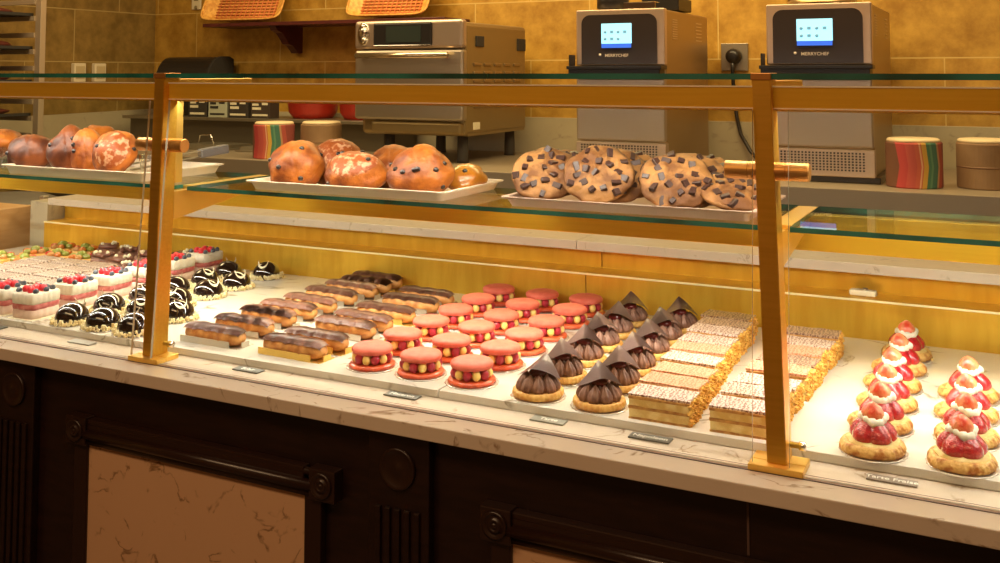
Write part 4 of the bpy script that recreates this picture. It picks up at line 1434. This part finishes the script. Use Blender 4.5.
# ------------------------------------------------------------------ twin high-speed ovens
def make_speed_oven():
    t = thing('speed_oven', '', 'oven', group='twin ovens with lit screens')
    # local: x 0 at the left of the body, front face at y=0, z 0 at its foot (1.0487)
    W = .350
    obj('body', B().box(.004, W, .02, .60, .018, .608, .006), mat('oven_shell', (.40, .27, .12), .33, .75), t)
    obj('front_bezel', B().box(0, W + .002, -.004, .03, .40, .612, .005, seg=3), mat('rose_steel', (.62, .47, .36), .34, .75), t, 'pinkish steel bezel')
    # dark control panel with rounded upper corners
    def rr(x0, x1, z0, z1, r):
        P = [(x0, z0), (x1, z0)]
        for cx_, a0 in ((x1 - r, 0), (x0 + r, 90)):
            for i in range(8):
                a = radians(a0 + 90 * i / 7)
                P.append((cx_ + r * cos(a), z1 - r + r * sin(a)))
        return P
    obj('control_panel', B().prism(rr(.024, W - .026, .405, .592, .034), 'Y', -.009, -.003), DARKPANEL, t, 'dark brown control panel')
    sc = obj('screen', B().box(.106, .226, -.012, -.008, .482, .558, .001), SCREEN, t, 'bright pale blue touch screen')
    obj('menu_bar', B().box(.107, .225, -.0135, -.0118, .466, .482), SCREEN_BAR, sc, 'blue bar of the screen')
    ic = B()
    for i, (u, v) in enumerate(((0, 1), (1, 1), (2, 1), (3, 1), (0, 0), (1, 0), (2, 0))):
        x, z = .122 + u * .026, .500 + v * .026
        if i % 2:
            ic.box(x - .006, x + .006, -.0132, -.0118, z - .005, z + .005, .0005)
        else:
            ic.lathe([(.006, 0), (.006, .001), (0, .0011)], 10, M=Matrix.Translation((x, -.0125, z)) @ Matrix.Rotation(pi / 2, 4, 'X'))
    obj('menu_icons', ic, SCREEN_ICON, sc)
    text_mesh('MERRYCHEF', .0155, t, Matrix.Translation((.166, -.0095, .437)) @ Matrix.Rotation(pi / 2, 4, 'X'), mat('pale_print', (.72, .62, .52), .5), sx=1.1)
    obj('logo_mark', B().lathe([(.005, 0), (.005, .001), (0, .0012)], 12, M=Matrix.Translation((.100, -.0095, .440)) @ Matrix.Rotation(pi / 2, 4, 'X')), bpy.data.materials['pale_print'], t)
    # open drop tray below the panel
    obj('door_tray', B().box(-.012, W + .01, -.075, .0, .385, .398, .002).box(-.010, -.005, -.055, -.0, .385, .44, .001).box(-.010, W, -.06, .0, .36, .387, .002), BLACK, t, 'black folding tray')
    obj('lower_door', B().box(0, W, -.006, .03, .118, .352, .006), mat('scratched_steel', (.46, .37, .28), .34, .7, bump=.4, bscale=10), t, 'scratched steel front')
    g = B().box(0, W + .004, -.008, .03, .020, .112, .003)
    obj('grille_plate', g, bpy.data.materials['rose_steel'], t)
    h = B()
    for i in range(26):
        for j in range(7):
            h.box(.020 + i * .0118, .0262 + i * .0118, -.0092, -.0078, .040 + j * .0095, .0455 + j * .0095)
    obj('vent_holes', h, BLACKMATTE, t)
    obj('plinth', B().box(.0, W + .02, -.004, .58, .0, .022, .003), BLACK, t)
    sl_ = B()
    for j in range(9):
        sl_.box(W - .001, W + .002, .10, .16, .50 + j * .009, .503 + j * .009)
    for j in range(6):
        sl_.box(W - .001, W + .002, .42, .50, .50 + j * .014, .504 + j * .014)
    obj('side_vents', sl_, mat('vent_slots', (.62, .50, .32), .4, .6), t)
    return t


mo = make_speed_oven()
mo.location = (-1.487, 3.602, 1.0487)
mo['label'] = 'steel speed oven with lit screen, left one of the twin ovens'
m2 = copy_tree(mo)
m2.location = (-.764, 3.602, 1.0487)
m2['label'] = 'steel speed oven with lit screen, right one behind the right brass post'
# things standing on the two ovens
TZ2 = 1.0487 + .6125
ob = thing('glass_jar', 'clear jar with black lid edge on top of the left twin oven', 'jar', (-1.37, 3.69, TZ2))
obj('jar_body', B().lathe([(.05, 0), (.062, .01), (.062, .05), (.05, .07), (0, .07)], 30), BLACK, ob)
obj('jar_rim', B().box(.05, .18, -.03, .03, 0, .03, .004), CHROME, ob)
o2 = thing('black_box', 'black low box standing on the right side of the left twin oven', 'box', (-1.21, 3.86, TZ2))
obj('box_body', B().box(-.075, .075, -.08, .10, 0, .05, .004), BLACK, o2)
o3 = thing('steel_pan', 'steel pan on top of the right twin oven', 'pan', (-.60, 3.76, TZ2))
obj('pan_body', B().lathe([(.10, 0), (.12, .012), (.13, .05), (.127, .05), (.115, .012), (0, .008)], 36), CHROME, o3)

# ------------------------------------------------------------------ wall fittings
ws = thing('wall_shelf', 'dark red wooden wall shelf holding two wicker baskets', 'shelf', (-3.1, 4.2, 1.66))
robj('shelf_board', B().box(-3.852, -2.36, 4.10, 4.349, 1.664, 1.683, .002), REDWOOD, ws, (-3.1, 4.2, 1.66))
br_pts = [(4.349, 1.663), (4.10 + .02, 1.663), (4.14, 1.64), (4.18, 1.628), (4.21, 1.60), (4.235, 1.572), (4.27, 1.562), (4.295, 1.54), (4.31, 1.525), (4.349, 1.525)]
for x in (-3.40, -2.55):
    robj('carved_bracket', B().prism(br_pts, 'X', x - .022, x + .022), REDWOOD, ws, (-3.1, 4.2, 1.66))


def basket(x, y, z, w, h, lb, rz=0):
    t = thing('wicker_basket', lb, 'basket', (x, y, z), rz, 'wicker baskets on the wall shelf')
    # shallow oval basket tipped forward so that its open side faces the room
    M = Matrix.Translation((0, 0, h / 2 + .004)) @ Matrix.Rotation(radians(62), 4, 'X')
    def ow(a, r, z):
        ca, sa = abs(cos(a)), abs(sin(a))
        return 1 / ((ca ** 7 + sa ** 7) ** (1 / 7))
    S_ = Matrix.Diagonal((w / 2, h / 2, 1, 1))
    b = B()
    b.lathe([(.78, -.05), (.98, .0), (1.0, .004), (.94, .002), (.74, -.044), (0, -.044)], 56, wob=ow, M=M @ S_)
    obj('basket_shell', b, WICKER, t)
    for zz, k in ((.004, .99), (-.012, .93), (-.028, .86)):
        P = []
        for i in range(56):
            a = 2 * pi * i / 56
            q = ow(a, 1, 0) * k
            v = M @ Vector((q * w / 2 * cos(a), q * h / 2 * sin(a), zz + (.003 * (-1) ** i if zz < 0 else 0)))
            P.append(v)
        obj('woven_rim', B().tube(P, .0055, 6, closed=True), WICKER, t)
    s = B()
    for i in range(13):
        u = -.70 + i * 1.4 / 12
        L = .76
        s.tube([M @ Vector((u * w / 2, -L * h / 2, -.040)), M @ Vector((u * w / 2, L * h / 2, -.040))], .004, 6)
    for j in range(9):
        u = -.66 + j * 1.32 / 8
        L = .74
        s.tube([M @ Vector((-L * w / 2, u * h / 2, -.037)), M @ Vector((L * w / 2, u * h / 2, -.037))], .0035, 6)
    obj('woven_base', s, LINER, t, 'reddish woven base')
    return t


basket(-3.655, 4.20, 1.6845, .50, .22, 'wicker basket tipped on its side at the left end of the wall shelf', .12)
basket(-2.73, 4.20, 1.6845, .46, .22, 'wicker basket tipped on its side above the big oven', .05)
wt = thing('wall_tag', 'small white thermostat tag hanging on the tiled wall left of the basket', 'tag', (-4.13, 4.349, 1.78))
obj('tag_body', B().box(-.035, .035, -.008, 0, 0, .17, .004), WHITE_PL, wt)
tmk = mat('tag_grey', (.25, .2, .1), .5)
obj('tag_mark', B().box(-.015, .015, -.0095, -.008, .05, .09), tmk, wt)
obj('tag_bead', B().ball((0, -.009, .012), (.012, .004, .012), 10), tmk, wt)
for y, lb in ((3.80, 'white wall socket on the side wall, nearer the rack'), (3.935, 'white wall socket on the side wall, nearer the corner')):
    s_ = thing('wall_socket', lb, 'socket', (-4.449, y, 1.372), 0, 'wall sockets on the side wall')
    obj('back_box', B().box(0, .028, -.038, .038, 0, .10, .004), WHITE_PL, s_)
    obj('socket_face', B().box(.028, .031, -.028, .028, .018, .085, .002), mat('socket_face', (.52, .42, .24), .5) if y < 3.9 else bpy.data.materials['socket_face'], s_)
pl = thing('power_socket', 'square steel power socket with black plug on the back wall', 'socket', (-1.058, 4.349, 1.43))
obj('face_plate', B().box(-.058, .058, -.010, 0, 0, .118, .002), STEEL_DARK, pl)
obj('black_plug', B().lathe([(.032, 0), (.034, .02), (.028, .045), (.012, .05), (0, .05)], 20, M=Matrix.Translation((0, -.010, .062)) @ Matrix.Rotation(pi / 2, 4, 'X')), BLACK, pl)
obj('cord', B().tube([(0, -.045, .05), (0, -.045, 0), (.0, -.03, -.10), (.012, -.03, -.20), (.03, -.04, -.27), (.075, -.06, -.34), (.12, -.10, -.3775), (.20, -.14, -.3765)], .008, 10), BLACK, pl)

# ------------------------------------------------------------------ bakers' rack at the far left
rk = thing('bakery_rack', 'tall pale metal tray rack at the left edge', 'rack', (-4.2, 2.98, 0))
for x in (-4.40, -3.99):
    for y in (2.76, 3.20):
        robj('upright', B().box(x - .018, x + .018, y - .015, y + .015, 0, 1.86, .002), RACK_M, rk, (-4.2, 2.98, 0))
for y in (2.775, 3.185):
    for k in range(17):
        z = .60 + .0765 * k + .0
        robj('rung', B().box(-4.385, -4.005, y - .008, y + .008, z - .011, z + .011, .001), RACK_M, rk, (-4.2, 2.98, 0))
for k, lb in ((14, 'topmost'), (12, 'second from the top'), (10, 'third from the top'), (8, 'fourth from the top'), (6, 'lowest')):
    z = .60 + .0765 * k + .0115
    pn = thing('baking_tray', 'dark baking tray with brown loaves on the bakery rack, %s' % lb, 'tray', (-4.2, 2.98, z), 0, 'baking trays on the rack')
    obj('pan', B().box(-.17, .17, -.212, .212, 0, .004, .001).box(-.17, -.165, -.212, .212, .004, .014).box(.165, .17, -.212, .212, .004, .014), BLACKMATTE, pn)
    if lb != 'lowest':
        for q in range(3):
            obj('loaf', B().ball((-.09 + q * .085, 0, .022), (.036, .17, .020), 14, amp=.15, fr=2, sd=q + k), mat('dark_loaf', (.10, .02, .012), .5) if 'dark_loaf' not in bpy.data.materials else bpy.data.materials['dark_loaf'], pn)
# side counter beyond the left end of the case, with a pie and a grey lid
sdc = thing('side_counter', 'wooden side counter beyond the left end of the pastry case', 'counter', (-2.80, 1.85, .9206))
robj('side_board', B().box(-2.572, -2.548, 1.33, 2.04, .9207, 1.036, .002), BOARD, sdc, (-2.80, 1.85, .9206))
robj('board_top', B().box(-3.2, -2.573, 1.34, 2.045, 1.018, 1.034, .002).box(-3.2, -3.17, 1.34, 2.04, .9207, 1.018), BOARD, sdc, (-2.80, 1.85, .9206))
pi_ = thing('fruit_pie', 'open orange pie in a white dish at the left edge', 'pie', (-2.68, 1.93, 1.0345))
obj('pie_dish', B().lathe([(.050, 0), (.072, .012), (.074, .014), (.068, .013), (.048, .002), (0, .002)], 40), PAPER, pi_)
obj('pie_crust', B().lathe([(.048, .003), (.062, .012), (.064, .018), (.056, .019), (.052, .015), (0, .015)], 60, wob=lambda a, r, z: 1 + .02 * cos(a * 20)), PUFF, pi_)
obj('pie_filling', B().lathe([(.052, .014), (.04, .0175), (0, .018)], 30), ORANGE, pi_)
gl_ = thing('grey_bin', 'dark grey round tub standing behind the side counter', 'tub', (-3.42, 2.60, .0))
obj('tub_body', B().lathe([(.17, 0), (.19, .5), (.20, .91), (.19, .94), (.15, .955), (0, .96)], 40), GREYMAT, gl_)
